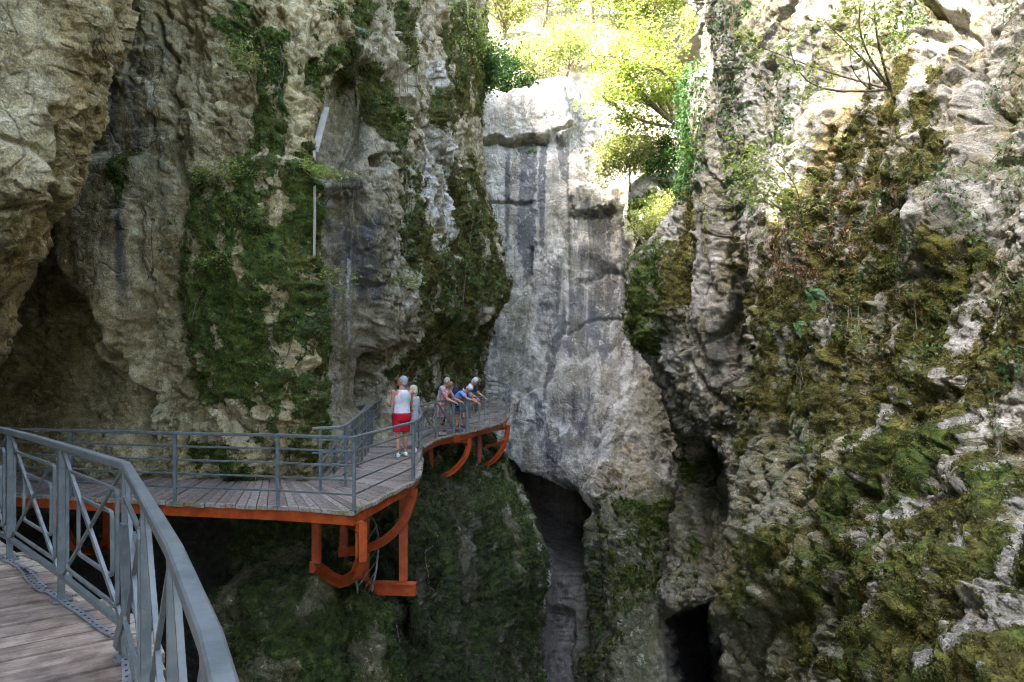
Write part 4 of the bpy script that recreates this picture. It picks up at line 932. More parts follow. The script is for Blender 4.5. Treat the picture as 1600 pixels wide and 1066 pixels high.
def bracket(name, W, O, zt, zb, label, flat=0.0, wd=.13, hexa=False, strut=None):
    t = empty(name, (W[0], W[1], zt)); tag(t, label, 'bracket', 'orange steel brackets under the walkway')
    prof = isec(.13, wd, .016)
    mb = MB(); mb.sweep([V3(W, zt), V3(W, zb - .04)], isec(.13, .13, .016), up=(0, 1, 0)); mb.build('wall_post', ORANGE, t)
    mb = MB(); pts = []
    if hexa: ang = [0, 27, 54, 78, 90]; pp = [(0.0, 0.0), (.33, -.02), (.62, .02), (.90, .26), (1.0, .50), (1.0, 1.0)]; pts = [Vector((W[0] + (O[0] - W[0]) * s, W[1] + (O[1] - W[1]) * s, zb + (zt - zb) * v)) for s, v in pp]
    else: pts = [Vector((W[0] + (O[0] - W[0]) * math.sin(a), W[1] + (O[1] - W[1]) * math.sin(a), zt - (zt - zb) * math.cos(a))) for a in np.radians(np.linspace(0, 90, 14))]
    side = (Vector((O[0] - W[0], O[1] - W[1], 0))).cross(Vector((0, 0, 1))).normalized()
    # profile frame follows the bend
    R = []
    n = len(pts); V = []; Fa = []
    for i, p in enumerate(pts):
        tt = (pts[min(i + 1, n - 1)] - pts[max(i - 1, 0)]).normalized(); u = side.cross(tt).normalized()
        V += [p + side * x + u * y for x, y in prof]
    kk = len(prof)
    for i in range(n - 1):
        for q in range(kk): Fa.append((i * kk + q, i * kk + (q + 1) % kk, (i + 1) * kk + (q + 1) % kk, (i + 1) * kk + q))
    Fa += [tuple(range(kk - 1, -1, -1)), tuple(range((n - 1) * kk, n * kk))]
    mb.add(V, Fa); mb.build('arm', ORANGE, t)
    mb = MB(); mb.sweep([V3(W, zt - .07), V3(O, zt - .07)], isec(.12, .14, .015)); mb.build('cross_beam', ORANGE, t)
    mb = MB()
    for (x, y, z) in ((W[0], W[1], zb), (W[0], W[1], zt - .14)):
        mb.bar(Vector((x, y - .075, z - .09)), Vector((x, y - .075, z + .10)), .19, .012, up=(0, 1, 0))
        for dx in (-.06, .06):
            for dz in (-.06, .07): mb.tube([(x + dx, y - .078, z + dz), (x + dx, y - .098, z + dz)], .013, 6)
    mb.build('bolted_plate', ORANGE, t)
    if strut:
        s0, v0, s1, v1 = strut; mb = MB()
        f = lambda s, v: Vector((W[0] + (O[0] - W[0]) * s, W[1] + (O[1] - W[1]) * s, zb + (zt - zb) * v))
        mb.sweep([f(s0, v0), f((s0 + s1) / 2, (v0 + v1) / 2 - .06), f(s1, v1)], rect(.09, .10)); mb.build('brace', ORANGE, t)
    return t

ZD = -2.12
# ---- middle and far decks
mo = [(-10.4, 11.9), (-8.6, 11.3), (-7.1, 10.95), (-5.2, 10.5), (-3.5, 10.2), (-2.28, 9.87), (-1.78, 12.5), (-1.78, 13.4), (-1.95, 15.0), (-2.30, 17.2)]
mi = [(-10.0, 14.2), (-8.8, 13.8), (-7.2, 13.4), (-5.6, 13.0), (-4.4, 12.7), (-3.75, 12.4), (-3.45, 13.2), (-3.55, 14.4), (-3.75, 16.0), (-3.9, 17.6)]
fo = [(-2.34, 17.45), (-2.13, 19.6), (-1.75, 20.8), (-1.38, 21.6), (-1.04, 22.6), (-.74, 23.6), (-.44, 24.7), (-.19, 26.4), (-.06, 28.6), (-.10, 31), (-.6, 33.6), (-1.6, 36), (-3.0, 38)]
fi = [(-4.1, 18.0), (-4.0, 20.4), (-3.6, 21.8), (-3.1, 22.9), (-2.75, 23.9), (-2.45, 24.8), (-2.05, 26.0), (-1.75, 27.4), (-1.55, 29.2), (-1.6, 31), (-2.0, 32.4), (-2.6, 33.8), (-3.8, 35.6)]
def zf(p): return ZD + max(0, min(1, (p[1] - 25) / 9.0)) * .22
MO = [V3(p, ZD) for p in mo]; MI = [V3(p, ZD) for p in mi]
FO = [V3(p, zf(p)) for p in fo]; FI = [V3(p, zf(p)) for p in fi]
t = deck('walkway', MO, MI, 'grey plank walkway section turning a sharp corner above orange steel', mossy=1)
edge_beam(MO, MI, t, 0.16)
t = deck('walkway', FO, FI, 'far curved plank walkway section where four people lean on the rail', plank=.16)
edge_beam(FO, FI, t, 0.17)
# orange splice plates on the far edge beam
for u in (2.1, 6.6):
    p = idxval(FO, u); d = (idxval(FO, u + .1) - idxval(FO, u - .1)).normalized()
    k = MB(); k.bar(p - d * .15 + Vector((.02, -.01, -.13)), p + d * .15 + Vector((.02, -.01, -.13)), .07, .22); k.build('splice_plate', ORANGE, t)

# ---- near deck
ZN = -1.60
no = [(-7.9, 10.2, -2.05), (-6.7, 8.7, -1.92), (-5.6, 7.1, -1.76), (-4.7, 6.15, -1.62), (-4.18, 5.67, ZN), (-3.64, 5.28, ZN), (-3.22, 4.86, ZN), (-2.27, 4.05, ZN), (-1.78, 3.35, ZN), (-1.40, 2.4, ZN), (-1.02, 1.6, ZN), (-.62, .9, ZN), (-.4, .2, ZN), (-.3, -2.0, ZN)]
NO = [Vector(p) + Vector((.10, .07, 0)) for p in no]
NI = [Vector((p[0] - 1.62 - .1 * i / 13, p[1] - (1.25 if i < 12 else .3), p[2])) for i, p in enumerate(no)]
NI[0] = Vector((-8.8, 9.0, -2.05)); NI[1] = Vector((-8.0, 7.3, -1.92))
t = deck('walkway', NO, NI, 'nearest weathered brown plank walkway in the lower left corner', plank=.20, rag=.05, mossy=1, wood=WOOD_N, gap=.055)
# perforated strips nailed along the edge
def zpt(px, py, z):
    D = z * F / (HY - py); return Vector(((px - CX) / F * D, D, z))
def strip(pix, w=.042, label=''):
    pts = [zpt(x, y, ZN) + Vector((0, 0, .014)) for x, y in pix]
    t = empty('metal_strip', tuple(pts[0])); tag(t, label, 'metal strip', 'perforated strips on the near deck')
    mb = MB(); mb.sweep(smooth_poly(pts), rect(w, .008)); mb.build('strip', STRAP, t)
    L = sum((b - a).length for a, b in zip(pts[:-1], pts[1:])); n = int(L / .075); k = MB()
    for i in range(n):
        p = polyval(pts, (i + .5) / n); q = polyval(pts, min(1, (i + .5) / n + .01)); d = (q - p); d = d.normalized() if d.length > 1e-6 else Vector((1, 0, 0)); s = d.cross(Vector((0, 0, 1)))
        k.bar(p - d * .008 + Vector((0, 0, .0045)), p + d * .008 + Vector((0, 0, .0045)), .012, .004)
    k.build('slot_pattern', DARK, t)
strip([(-30, 860), (2, 873), (20, 882), (37, 893), (44, 908), (64, 926), (77, 927), (92, 938), (108, 950), (122, 958), (135, 968), (155, 984), (180, 998)], label='long perforated grey strip winding along the near deck edge')
strip([(36, 892), (48, 899), (58, 912), (69, 922)], .04, label='short perforated strip doubled beside the long one by the plank ends')
strip([(194, 1008), (196, 1030), (198, 1066), (200, 1110)], .042, label='straight perforated strip past the bent foot of the post')

# ---- near railing
HN = 1.05; zt = -.55
tp = [(-7.9, 10.1, -1.0), (-6.6, 8.5, -.87), (-5.55, 6.95, -.68), (-4.55, 6.0, -.56), (-4.12, 5.6, zt), (-3.67, 5.2, zt), (-3.05, 4.62, zt), (-2.10, 3.71, zt), (-1.48, 2.76, zt), (-1.00, 2.02, zt), (-.60, 1.36, zt), (-.36, .92, zt), (-.2, .3, zt)]
TP = [Vector(p) for p in tp]
t = empty('railing', (-3.05, 4.62, ZN)); tag(t, 'heavy blue grey railing with cross braces and nested rectangles nearest the viewer', 'railing')
mb = MB(); mb.sweep(TP, rrect(.046, .046, .006)); mb.build('top_rail', PAINT, t)
postp = [2, 4, 6, 7, 8, 9, 10, 11]
for i in postp:
    p = TP[i]; base = p - Vector((0, 0, HN - .0))
    dd = (TP[i + 1] - TP[i - 1]); ang = Vector((dd.x, dd.y, 0)).normalized()
    k = MB(); k.bar(base, p - Vector((0, 0, .02)), .038, .038, up=ang); k.build('post', PAINT, t)
    k = MB(); k.bar(base, base + Vector((0, 0, .012)), .11, .11, up=ang)
    for dx in (-.038, .038):
        for dy in (-.038, .038): k.tube([base + Vector((dx, dy, .01)), base + Vector((dx, dy, .028))], .009, 6)
    k.build('base_plate', PAINT, t)
for a, b in ((1, 2), (2, 4), (4, 6), (6, 7), (7, 8), (8, 9), (9, 10), (10, 11)):
    x_panel(t, TP[a], TP[b], HN, lo=.17, bw=.034, frames=a < 8)
# bent flat bar beside the corner post
bz = [(195, 818, 3.62), (196, 870, 3.64), (198, 935, 3.66), (198, 955, 3.68), (194, 972, 3.74), (188, 990, 3.84), (185, 1013, 3.86)]
k = MB(); k.sweep([Vector(P(q[0] - 2, q[1], q[2] - .10)) for q in bz], rect(.05, .024), up=(.6, .8, 0)); k.build('bent_foot_bar', PAINT, t)

# ---- rail of the middle deck
HM = 1.06
def up(pts, h): return [Vector(p) + Vector((0, 0, h)) for p in pts]
def ins(o, i, d): return [Vector(a) + (Vector(b) - Vector(a)).normalized() * d for a, b in zip(o, i)]
mt = ins(MO, MI, .05)
top = up(mt, HM); top[-1] = Vector((-2.36, 17.3, ZD + HM))
tot = [0]
for a, b in zip(top[:-1], top[1:]): tot.append(tot[-1] + (b - a).length)
fr = [x / tot[-1] for x in tot]
railing('railing', top, HM, 'plain blue grey railing with horizontal bars round the corner of the walkway', [fr[0], fr[1], fr[2], fr[3], fr[4], fr[5] + .002, fr[6], fr[6] + .012, fr[8], fr[9] - .005])
# ---- far outer rail: two crossed panels then plain bars
ft = ins(FO, FI, .05); ftop = up(ft, HM)
t = railing('railing', ftop[2:], HM, 'outer railing of the far walkway that the group of people leans on', [], bars=(.23, .44, .65, .86))
for i in range(2, 12):
    p = ftop[i]; k = MB(); w = .085 if i in (2, 3, 6) else .045
    k.bar(p - Vector((0, 0, HM)), p, w, w, up=(0, 1, 0)); k.build('post', PAINT, t)
for a, b in ((2, 3), (3, 4), (4, 5)):
    p = (ftop[a] + ftop[b]) / 2; k = MB(); k.bar(p - Vector((0, 0, HM)), p, .03, .03, up=(0, 1, 0)); k.build('post', PAINT, t)
t2 = empty('railing', tuple(FO[0])); tag(t2, 'short railing panel with cross braces between the woman in white and the patterned dress', 'railing')
k = MB(); k.sweep(ftop[:3], rrect(.055, .045, .008)); k.build('top_rail', PAINT, t2)
for p in (ftop[0] + Vector((.0, .1, 0)), ftop[1]):
    k = MB(); k.bar(p - Vector((0, 0, HM)), p, .06, .06, up=(0, 1, 0)); k.build('post', PAINT, t2)
x_panel(t2, ftop[0], ftop[1], HM, lo=.2, bw=.045); x_panel(t2, ftop[1], ftop[2], HM, lo=.2, bw=.045)
# ---- inner rails
it = ins(FI, FO, .08); itop = up(it, HM)
railing('railing', [Vector((-3.72, 17.9, ZD + HM))] + itop[1:8], HM, 'inner railing of the far walkway against the mossy rock', [0, .16, .32, .46, .6, .73, .86, .99])
railing('railing', itop[7:], HM, 'far inner railing curving round the rock at the end of the walkway', [0, .2, .4, .6, .8, 1.0])
inn = [Vector((-3.32, 11.35, ZD + HM)), Vector((-2.92, 11.55, ZD + HM)), Vector((-2.9, 11.9, ZD + HM)), Vector((-3.55, 17.0, ZD + HM)), Vector((-3.62, 17.7, ZD + HM))]
railing('railing', inn, HM, 'inner railing running from the cliff corner back to the smooth niche', [0.02, .12, .3, .45, .6, .72, .84, .99])
st = [Vector((-3.66, 17.2, ZD + HM + .02)), Vector((-3.62, 15.0, ZD + HM - .35)), Vector((-3.72, 12.8, ZD + .1))]
railing('railing', st, HM, 'sloping stair railing going down behind the inner rail', [0.1, .3, .5, .7, .9])
# ladder-like old rail under the corner
la = [Vector(P(568, 790, 13.6)), Vector(P(592, 826, 13.4)), Vector(P(590, 880, 13.2)), Vector(P(580, 930, 13.0)), Vector(P(572, 960, 12.8))]
lb = [Vector(P(556, 812, 12.6)), Vector(P(560, 850, 12.5)), Vector(P(556, 900, 12.4)), Vector(P(560, 935, 12.3)), Vector(P(564, 975, 12.3))]
t = empty('old_stair_rail', tuple(la[0])); tag(t, 'thin grey barred stair rail hanging down the rock under the walkway corner', 'railing')
k = MB(); k.tube(smooth_poly(la), .022, 6); k.build('side_rail', PAINT, t); k = MB(); k.tube(smooth_poly(lb), .022, 6); k.build('side_rail', PAINT, t)
k = MB()
for i in range(9): f = .15 + i / 10; k.tube([polyval(la, min(1, f - .12)), polyval(lb, f)], .013, 6)
k.build('bar', PAINT, t)

# ---- brackets and beams
bracket('support_bracket', (-3.32, 11.6), (-2.22, 10.05), ZD - .2, -3.42, 'kinked orange bracket hanging under the sharp corner of the walkway', hexa=True, wd=.14)
bracket('support_bracket', (-3.2, 13.0), (-1.86, 12.8), ZD - .2, -3.55, 'large curved orange bracket beside the upright orange post', wd=.16)
bracket('support_bracket', (-7.75, 13.1), (-7.30, 11.05), ZD - .2, -3.45, 'curved orange bracket seen through the nearest railing', wd=.12)
bracket('support_bracket', (-2.50, 21.1), (-1.36, 21.8), ZD - .22, -3.55, 'curved orange bracket under the feet of the leaning group', wd=.14)
bracket('support_bracket', (-1.18, 24.9), (-.16, 26.4), ZD - .22, -3.75, 'farthest curved orange bracket with an extra brace under the platform end', wd=.15, strut=(.15, .55, .97, .62))
t = empty('steel_support', (-2.1, 13.1, -4.3)); tag(t, 'straight orange steel frame with an upright post on a horizontal beam', 'steel frame')
k = MB(); k.sweep([Vector((-2.08, 13.1, ZD - .2)), Vector((-2.08, 13.1, -4.14))], isec(.15, .15, .016), up=(0, 1, 0)); k.build('post', ORANGE, t)
k = MB(); k.sweep([Vector((-2.82, 13.12, ZD - .2)), Vector((-2.82, 13.12, -4.14))], isec(.14, .14, .016), up=(0, 1, 0)); k.build('post', ORANGE, t)
k = MB(); k.sweep([Vector((-3.6, 13.3, -4.26)), Vector((-2.9, 13.1, -4.26)), Vector((-1.82, 12.98, -4.26))], isec(.2, .22, .02)); k.build('beam', ORANGE, t)

# ---- white pipe behind the cliff edge
t = empty('wall_gutter', tuple(P(488, 400, 12.0))); tag(t, 'pale flat gutter board bent at the top, standing at the cliff edge beside the niche', 'gutter')
k = MB(); k.sweep([Vector(P(491, 236, 12.5)), Vector(P(492, 330, 12.0)), Vector(P(491, 400, 11.95))], rect(.04, .02), up=(0, 1, 0)); k.build('lower_board', WHITE_PIPE, t)
k = MB(); k.sweep([Vector(P(492, 238, 12.56)), Vector(P(496, 222, 12.7)), Vector(P(510, 168, 13.0))], rect(.12, .02), up=(0, 1, 0)); k.build('upper_board', WHITE_PIPE, t)

# ---- writing scratched on the rock
CHALK = simple_mat('scratched_stone', (0.26, 0.25, 0.19), (0.42, 0.40, 0.33), 60, 0.9, bump=0)
def scratch(sheet, text, px, py, step, size, label, seed=1):
    r = random.Random(seed); S = SHEETS[sheet]; t = None; V = []; Fa = []
    for i, ch in enumerate(text):
        if ch == ' ': continue
        x = px + i * step; y = py + r.uniform(-1.5, 1.5)
        k = (np.abs(S['px'] - x) < step * .8) & (np.abs(S['py'] - y + 4) < 7) & S['ok']
        if not k.any(): continue
        D = float(S['p'][k][:, 1].min()) - .012
        cu = bpy.data.curves.new('writing', 'FONT'); cu.body = ch; cu.size = size * r.uniform(.85, 1.15); cu.extrude = .01; cu.offset = -.004; cu.resolution_u = 2
        o = bpy.data.objects.new('writing', cu); COL.objects.link(o)
        dg = bpy.context.evaluated_depsgraph_get(); me = bpy.data.meshes.new_from_object(o.evaluated_get(dg))
        Mx = Matrix.Translation(Vector(P(x, y, D))) @ Matrix.Rotation(r.uniform(-.15, .15), 4, 'Y') @ Matrix.Rotation(math.pi / 2, 4, 'X')
        n = len(V); V += [Mx @ v.co for v in me.vertices]; Fa += [tuple(q + n for q in f.vertices) for f in me.polygons]
        bpy.data.objects.remove(o)
    o = mesh_np('writing', V, Fa, CHALK); tag(o, label, 'writing'); return o
scratch('mossy_cliff', 'NYE IM', 532, 293, 7, .15, 'faint letters scratched on the dark patch of the niche, upper line')
scratch('mossy_cliff', 'X BRE', 530, 307, 7, .17, 'faint letters scratched on the dark patch of the niche, lower line')
scratch('cliff', 'AFIK', -7, 596, 7.5, .12, 'pale scratched word AFIK at the far left above the railing')
scratch('cliff', 'ISMA', -5, 606, 7, .10, 'pale scratched word ISMA under the word AFIK at the far left')
# ------------------------------------------------------------------ people
SKIN = simple_mat('tanned_skin', (0.36, 0.17, 0.10), (0.46, 0.235, 0.15), 8, 0.55, bump=0.05)
def cloth(name, c1, c2=None, sc=9): return simple_mat(name, c1, c2 or tuple(x * .8 for x in c1), sc, 0.85, bump=0.35, bscale=7, spec=0.2)
C_WHITE = cloth('white_cotton', (0.66, 0.66, 0.68)); C_RED = cloth('red_cloth', (0.50, 0.012, 0.03)); C_GREY = cloth('pale_grey_cloth', (0.42, 0.44, 0.46))
C_BLUE = cloth('light_blue_cloth', (0.17, 0.27, 0.55), (0.22, 0.34, 0.62)); C_NAVY = cloth('navy_cloth', (0.022, 0.035, 0.07)); C_BROWN = cloth('brown_cloth', (0.13, 0.09, 0.075)); C_LILAC = cloth('lilac_cloth', (0.50, 0.46, 0.55))
C_DARK = cloth('charcoal_cloth', (0.06, 0.075, 0.105)); C_SLATE = cloth('slate_cloth', (0.11, 0.13, 0.16)); C_BLACK = cloth('black_nylon', (0.015, 0.015, 0.018))
C_PRINT = simple_mat('printed_cloth', (0.35, 0.06, 0.06), (0.55, 0.42, 0.38), 26, 0.85, bump=0.2)
H_GREY = simple_mat('grey_hair', (0.16, 0.16, 0.165), (0.42, 0.42, 0.43), 55, 0.6, bump=0.6); H_BLOND = simple_mat('blond_grey_hair', (0.36, 0.31, 0.22), (0.58, 0.53, 0.44), 55, 0.6, bump=0.6)
H_BROWN = simple_mat('brown_hair', (0.14, 0.085, 0.045), (0.26, 0.17, 0.10), 55, 0.6, bump=0.6); H_WHITE = simple_mat('white_hair', (0.55, 0.54, 0.52), (0.72, 0.71, 0.69), 55, 0.6, bump=0.5)
SHOE_W = simple_mat('white_shoe', (0.62, 0.64, 0.64), (0.72, 0.73, 0.73), 20, 0.6, bump=0.1,
                    extra=lambda m, v, col: m.mix(m.step(m.noise(v, 11, 2), 0.56, 0.6), col, (0.03, 0.30, 0.16)))
SHOE_D = simple_mat('dark_shoe', (0.04, 0.06, 0.09), (0.08, 0.11, 0.15), 20, 0.6, bump=0.1); SHOE_P = simple_mat('pale_shoe', (0.5, 0.5, 0.5), (0.65, 0.63, 0.6), 20, 0.6, bump=0.1)
EYE = simple_mat('dark_eye', (0.02, 0.015, 0.01), (0.03, 0.02, 0.015), 20, 0.25, bump=0)

def remesh(o, vox, smooth=3):
    m = o.modifiers.new('r', 'REMESH'); m.mode = 'VOXEL'; m.voxel_size = vox; m.use_smooth_shade = True
    s = o.modifiers.new('s', 'SMOOTH'); s.iterations = smooth; s.factor = .5
    dg = bpy.context.evaluated_depsgraph_get(); me = bpy.data.meshes.new_from_object(o.evaluated_get(dg))
    mats = [mm for mm in o.data.materials]; old = o.data; o.modifiers.clear(); o.data = me
    if not me.materials:
        for mm in mats: me.materials.append(mm)
    bpy.data.meshes.remove(old)

def loft(mb, rings, k=16):
    """rings: (centre, side vector, front vector)"""
    V = []; Fa = []
    for c, a, b in rings:
        for q in range(k):
            t = 2 * math.pi * q / k; V.append(c + a * math.cos(t) + b * math.sin(t))
    n = len(rings)
    for i in range(n - 1):
        for q in range(k): Fa.append((i * k + q, i * k + (q + 1) % k, (i + 1) * k + (q + 1) % k, (i + 1) * k + q))
    Fa += [tuple(range(k - 1, -1, -1)), tuple(range((n - 1) * k, n * k))]
    mb.add(V, Fa)

def person(label, loc, yaw, H=1.72, lean=0.0, bend=0.0, arms=None, head=(0, 0), stance=.11, step=.05, top='tee', cols=None, hair='short', hairm=None, hatm=None, w=1.0, shoes=None, legs='shorts', extras=(), hipback=0.0):
    """yaw: heading of the body (0 = +X). lean bends the trunk forward at the hips, bend rounds the back.
    arms: for (left, right): (shoulder pitch, shoulder out, elbow bend, inward) in degrees. head: (yaw, pitch)."""
    s = H / 1.75
    fw = Vector((1, 0, 0)); lf = Vector((0, 1, 0)); UP = Vector((0, 0, 1))
    t = empty('person', loc); t.rotation_euler = (0, 0, yaw); tag(t, label, 'person', None)
    R = math.radians
    hip = Vector((-hipback, 0, .92 * s))
    def trunk(h, extra=0):   # point up the bent spine, h metres above the hips
        a = R(lean + bend * min(1, h / (.5 * s)) * .5)
        return hip + Vector((math.sin(a) * h, 0, math.cos(a) * h)), Vector((math.cos(a), 0, -math.sin(a)))
    body = MB()
    prof = [(-.10, .150, .105), (0, .165, .120), (.10, .150, .108), (.22, .142, .105), (.34, .165, .118), (.44, .182, .120), (.49, .158, .100), (.525, .100, .075), (.55, .066, .064), (.60, .056, .060)]
    def rings(pr, ex=0.0):
        out = []
        for h, a, b in pr:
            c, f = trunk(h * s); out.append((c, lf * (a * s * w + ex), f * (b * s * w + ex)))
        return out
    loft(body, rings(prof))
    neck, nf = trunk(.565 * s)
    # head
    hy, hp = R(head[0]), R(head[1])
    Rh = Matrix.Rotation(hy, 3, 'Z') @ Matrix.Rotation(hp, 3, 'Y')
    hc = neck + (trunk(.66 * s)[0] - neck).normalized() * .045 * s + Rh @ Vector((.02, 0, .085 * s))
    hd = lambda x, y, z: hc + Rh @ (Vector((x, y, z)) * s)
    body.ell(hd(0, 0, .02), (.098 * s, .078 * s, .112 * s), Rh); body.ell(hd(.028, 0, -.05), (.066 * s, .056 * s, .068 * s), Rh)
    body.ell(hd(.102, 0, -.012), (.020 * s, .013 * s, .026 * s), Rh, 8, 6); body.ell(hd(.088, 0, -.066), (.012 * s, .024 * s, .008 * s), Rh, 8, 6)
    for sg in (-1, 1): body.ell(hd(-.005, sg * .08, -.005), (.017 * s, .010 * s, .030 * s), Rh, 8, 6); body.ell(hd(.075, sg * .03, .022), (.02 * s, .02 * s, .008 * s), Rh, 8, 6)
    body.tube([neck - Vector((0, 0, .05)), hc + Vector((0, 0, -.02))], [.056 * s, .05 * s], 12)
    # legs
    joints = {}
    for sg, side in ((1, 'l'), (-1, 'r')):
        h0 = hip + lf * sg * .085 * s; an = Vector((sg * step * -1 + .0, sg * stance, .085 * s)); kn = h0.lerp(an, .5) + fw * .035
        body.tube([h0 + Vector((0, 0, .02)), h0.lerp(kn, .35), kn + Vector((0, 0, .05)), kn - Vector((0, 0, .05)), kn.lerp(an, .35), an.lerp(kn, .12), an], [.088 * s * w, .082 * s * w, .058 * s, .054 * s, .056 * s, .036 * s, .036 * s], 12)
        body.ell(an + Vector((.07, 0, -.045)), (.13 * s, .043 * s, .035 * s)); joints['an' + side] = an; joints['kn' + side] = kn; joints['h' + side] = h0
    # arms and hands
    sh_c, sf = trunk(.475 * s)
    for sg, side, A in ((1, 'l', arms[0]), (-1, 'r', arms[1])):
        sh = sh_c + lf * sg * .175 * s * w
        pit, out, elb, inw = map(R, A)
        d1 = Vector((math.sin(pit) * math.cos(out), sg * math.sin(out), -math.cos(pit) * math.cos(out))).normalized()
        el_ = sh + d1 * .29 * s
        d2 = Vector((math.sin(pit + elb), -sg * math.sin(inw), -math.cos(pit + elb))).normalized()
        wr = el_ + d2 * .245 * s
        body.ell(sh, (.062 * s, .062 * s, .062 * s))
        body.tube([sh, sh.lerp(el_, .4), el_, el_.lerp(wr, .3), wr], [.052 * s, .047 * s, .038 * s, .040 * s, .026 * s], 12)
        # hand: palm and five fingers
        side_v = d2.cross(UP); side_v = side_v.normalized() if side_v.length > .2 else lf.copy()
        dn = d2.cross(side_v).normalized()
        if dn.z > 0: dn = -dn
        Rm = Matrix((d2, side_v, dn)).transposed()
        body.ell(wr + d2 * .045 * s, (.052 * s, .040 * s, .017 * s), Rm, 10, 7)
        for k_, (o, L) in enumerate(((-.030, .066), (-.010, .076), (.010, .072), (.029, .056))):
            b0 = wr + d2 * .078 * s + side_v * o * s; b1 = b0 + (d2 + dn * .35).normalized() * L * .5 * s; b2 = b1 + (d2 * .5 + dn).normalized() * L * .5 * s
            body.tube([b0 - d2 * .02, b0, b1, b2], [.0095 * s, .0095 * s, .0085 * s, .007 * s], 7)
        th = wr + d2 * .025 * s + side_v * -.03 * s * (1 if sg > 0 else -1)
        body.tube([th, th + (d2 * .6 - side_v * (.7 if sg > 0 else -.7)).normalized() * .035 * s, th + (d2 - side_v * (.3 if sg > 0 else -.3) + dn * .3).normalized() * .062 * s], [.012 * s, .0105 * s, .008 * s], 7)
        joints['sh' + side] = sh; joints['el' + side] = el_; joints['wr' + side] = wr; joints['d2' + side] = d2
    bo = body.build('body', SKIN, None, smooth=True); bo.parent = t; remesh(bo, .008, 3)
    def put(mb, name, mat, vox=.011, sm=3, par=None):
        o = mb.build(name, mat, None, smooth=True); o.parent = par or t
        if vox: remesh(o, vox, sm)
        return o
    cols = cols or (C_WHITE, C_RED)
    # upper garment
    g = MB()
    hem = -.06 if top != 'dress' else -.30
    pr = [p for p in prof if p[0] > hem - .01 and p[0] <= .51]
    base = [(hem, .168, .125)] + [p for p in pr if p[0] > hem + .03]
    if top == 'dress': base = [(-.34, .215, .17), (-.2, .20, .155), (0, .178, .135)] + [p for p in pr if p[0] > .05]
    if top == 'tank': base = [p for p in base if p[0] < .44] + [(.43, .158, .124), (.47, .125, .122), (.51, .095, .104), (.535, .08, .078)]
    else: base = base + [(.525, .10, .078)]
    loft(g, rings(base, .016))
    if top != 'tank':
        for side in 'lr':
            a, b = joints['sh' + side], joints['el' + side]
            g.ell(a, (.072 * s,) * 3); g.tube([a, a.lerp(b, .35), a.lerp(b, .68)], [.068 * s, .064 * s, .066 * s], 12)
    go = put(g, 'dress' if top == 'dress' else 'tank_top' if top == 'tank' else 'shirt', cols[0])
    # lower garment
    g = MB(); loft(g, rings([(-.13, .16, .12), (-.05, .172, .128), (.0, .172, .128), (.04, .166, .122)], .026 if top == 'tank' else .010))
    for side in 'lr':
        h0, kn, an = joints['h' + side], joints['kn' + side], joints['an' + side]
        if legs == 'shorts': g.tube([h0 + Vector((0, 0, -.02)), h0.lerp(kn, .45), h0.lerp(kn, .88)], [.105 * s * w, .100 * s * w, .096 * s * w], 14)
        else: g.tube([h0 + Vector((0, 0, -.02)), h0.lerp(kn, .5), kn, kn.lerp(an, .45)], [.102 * s * w, .092 * s * w, .074 * s, .072 * s], 14)
    put(g, 'shorts' if legs == 'shorts' else 'trousers', cols[1])
    for side in 'lr':
        an = joints['an' + side]; g = MB(); g.ell(an + Vector((.055, 0, -.045)), (.145 * s, .052 * s, .040 * s)); g.ell(an + Vector((-.02, 0, -.02)), (.055 * s, .046 * s, .05 * s)); put(g, 'shoe', shoes or SHOE_W, .009, 2)
    # hair
    g = MB()
    g.ell(hd(-.014, 0, .038), (.100 * s, .088 * s, .108 * s), Rh)
    if hair == 'short': g.ell(hd(-.045, 0, -.01), (.068 * s, .080 * s, .080 * s), Rh)
    else: g.ell(hd(-.042, 0, -.035), (.082 * s, .096 * s, .105 * s), Rh); g.ell(hd(-.01, 0, .045), (.108 * s, .096 * s, .104 * s), Rh)
    ho = put(g, 'hair', hairm or H_GREY, .009, 1)
    for sg in (-1, 1):
        e = MB(); e.ell(hd(.0885, sg * .030, .008), (.008 * s, .011 * s, .007 * s), Rh, 8, 6); put(e, 'eye', EYE, None)
    if hatm:
        e = MB(); e.ell(hd(-.01, 0, .062), (.110 * s, .096 * s, .088 * s), Rh); put(e, 'cap', hatm, .01, 1)
    for kind in extras:
        e = MB()
        if kind == 'collar':
            c, f = trunk(.52 * s); loft(e, [(c, lf * .092 * s, f * .082 * s), (c + Vector((.015, 0, .04)), lf * .074 * s, f * .075 * s)]); put(e, 'collar', C_WHITE, .008, 1)
        if kind == 'stripe':
            loft(e, rings([(.27, .163, .122), (.33, .176, .130)], .019)); put(e, 'chest_stripe', C_WHITE, None)
        if kind == 'backpack':
            c, f = trunk(.28 * s); e.ell(c - f * .19 * s, (.09 * s, .14 * s, .20 * s)); put(e, 'backpack', C_NAVY, .012, 2)
            for sg in (-1, 1):
                e = MB(); pts = []
                for h in (.12, .25, .38, .47, .515, .47, .36, .22):
                    pass
                for h, q in ((.15, -1), (.35, -1.05), (.50, -.75), (.535, 0), (.49, .82), (.36, 1.05), (.2, 1.0)):
                    cc, ff = trunk(h * s); pts.append(cc + lf * sg * .105 * s + ff * q * .125 * s * w)
                e.tube(smooth_poly(pts), .016, 8); put(e, 'strap', C_NAVY, None)
        if kind == 'bag':
            c, f = trunk(.02 * s); e.ell(c + f * .17 * s - lf * .10 * s, (.06 * s, .09 * s, .075 * s)); put(e, 'waist_bag', C_BLACK, .01, 1)
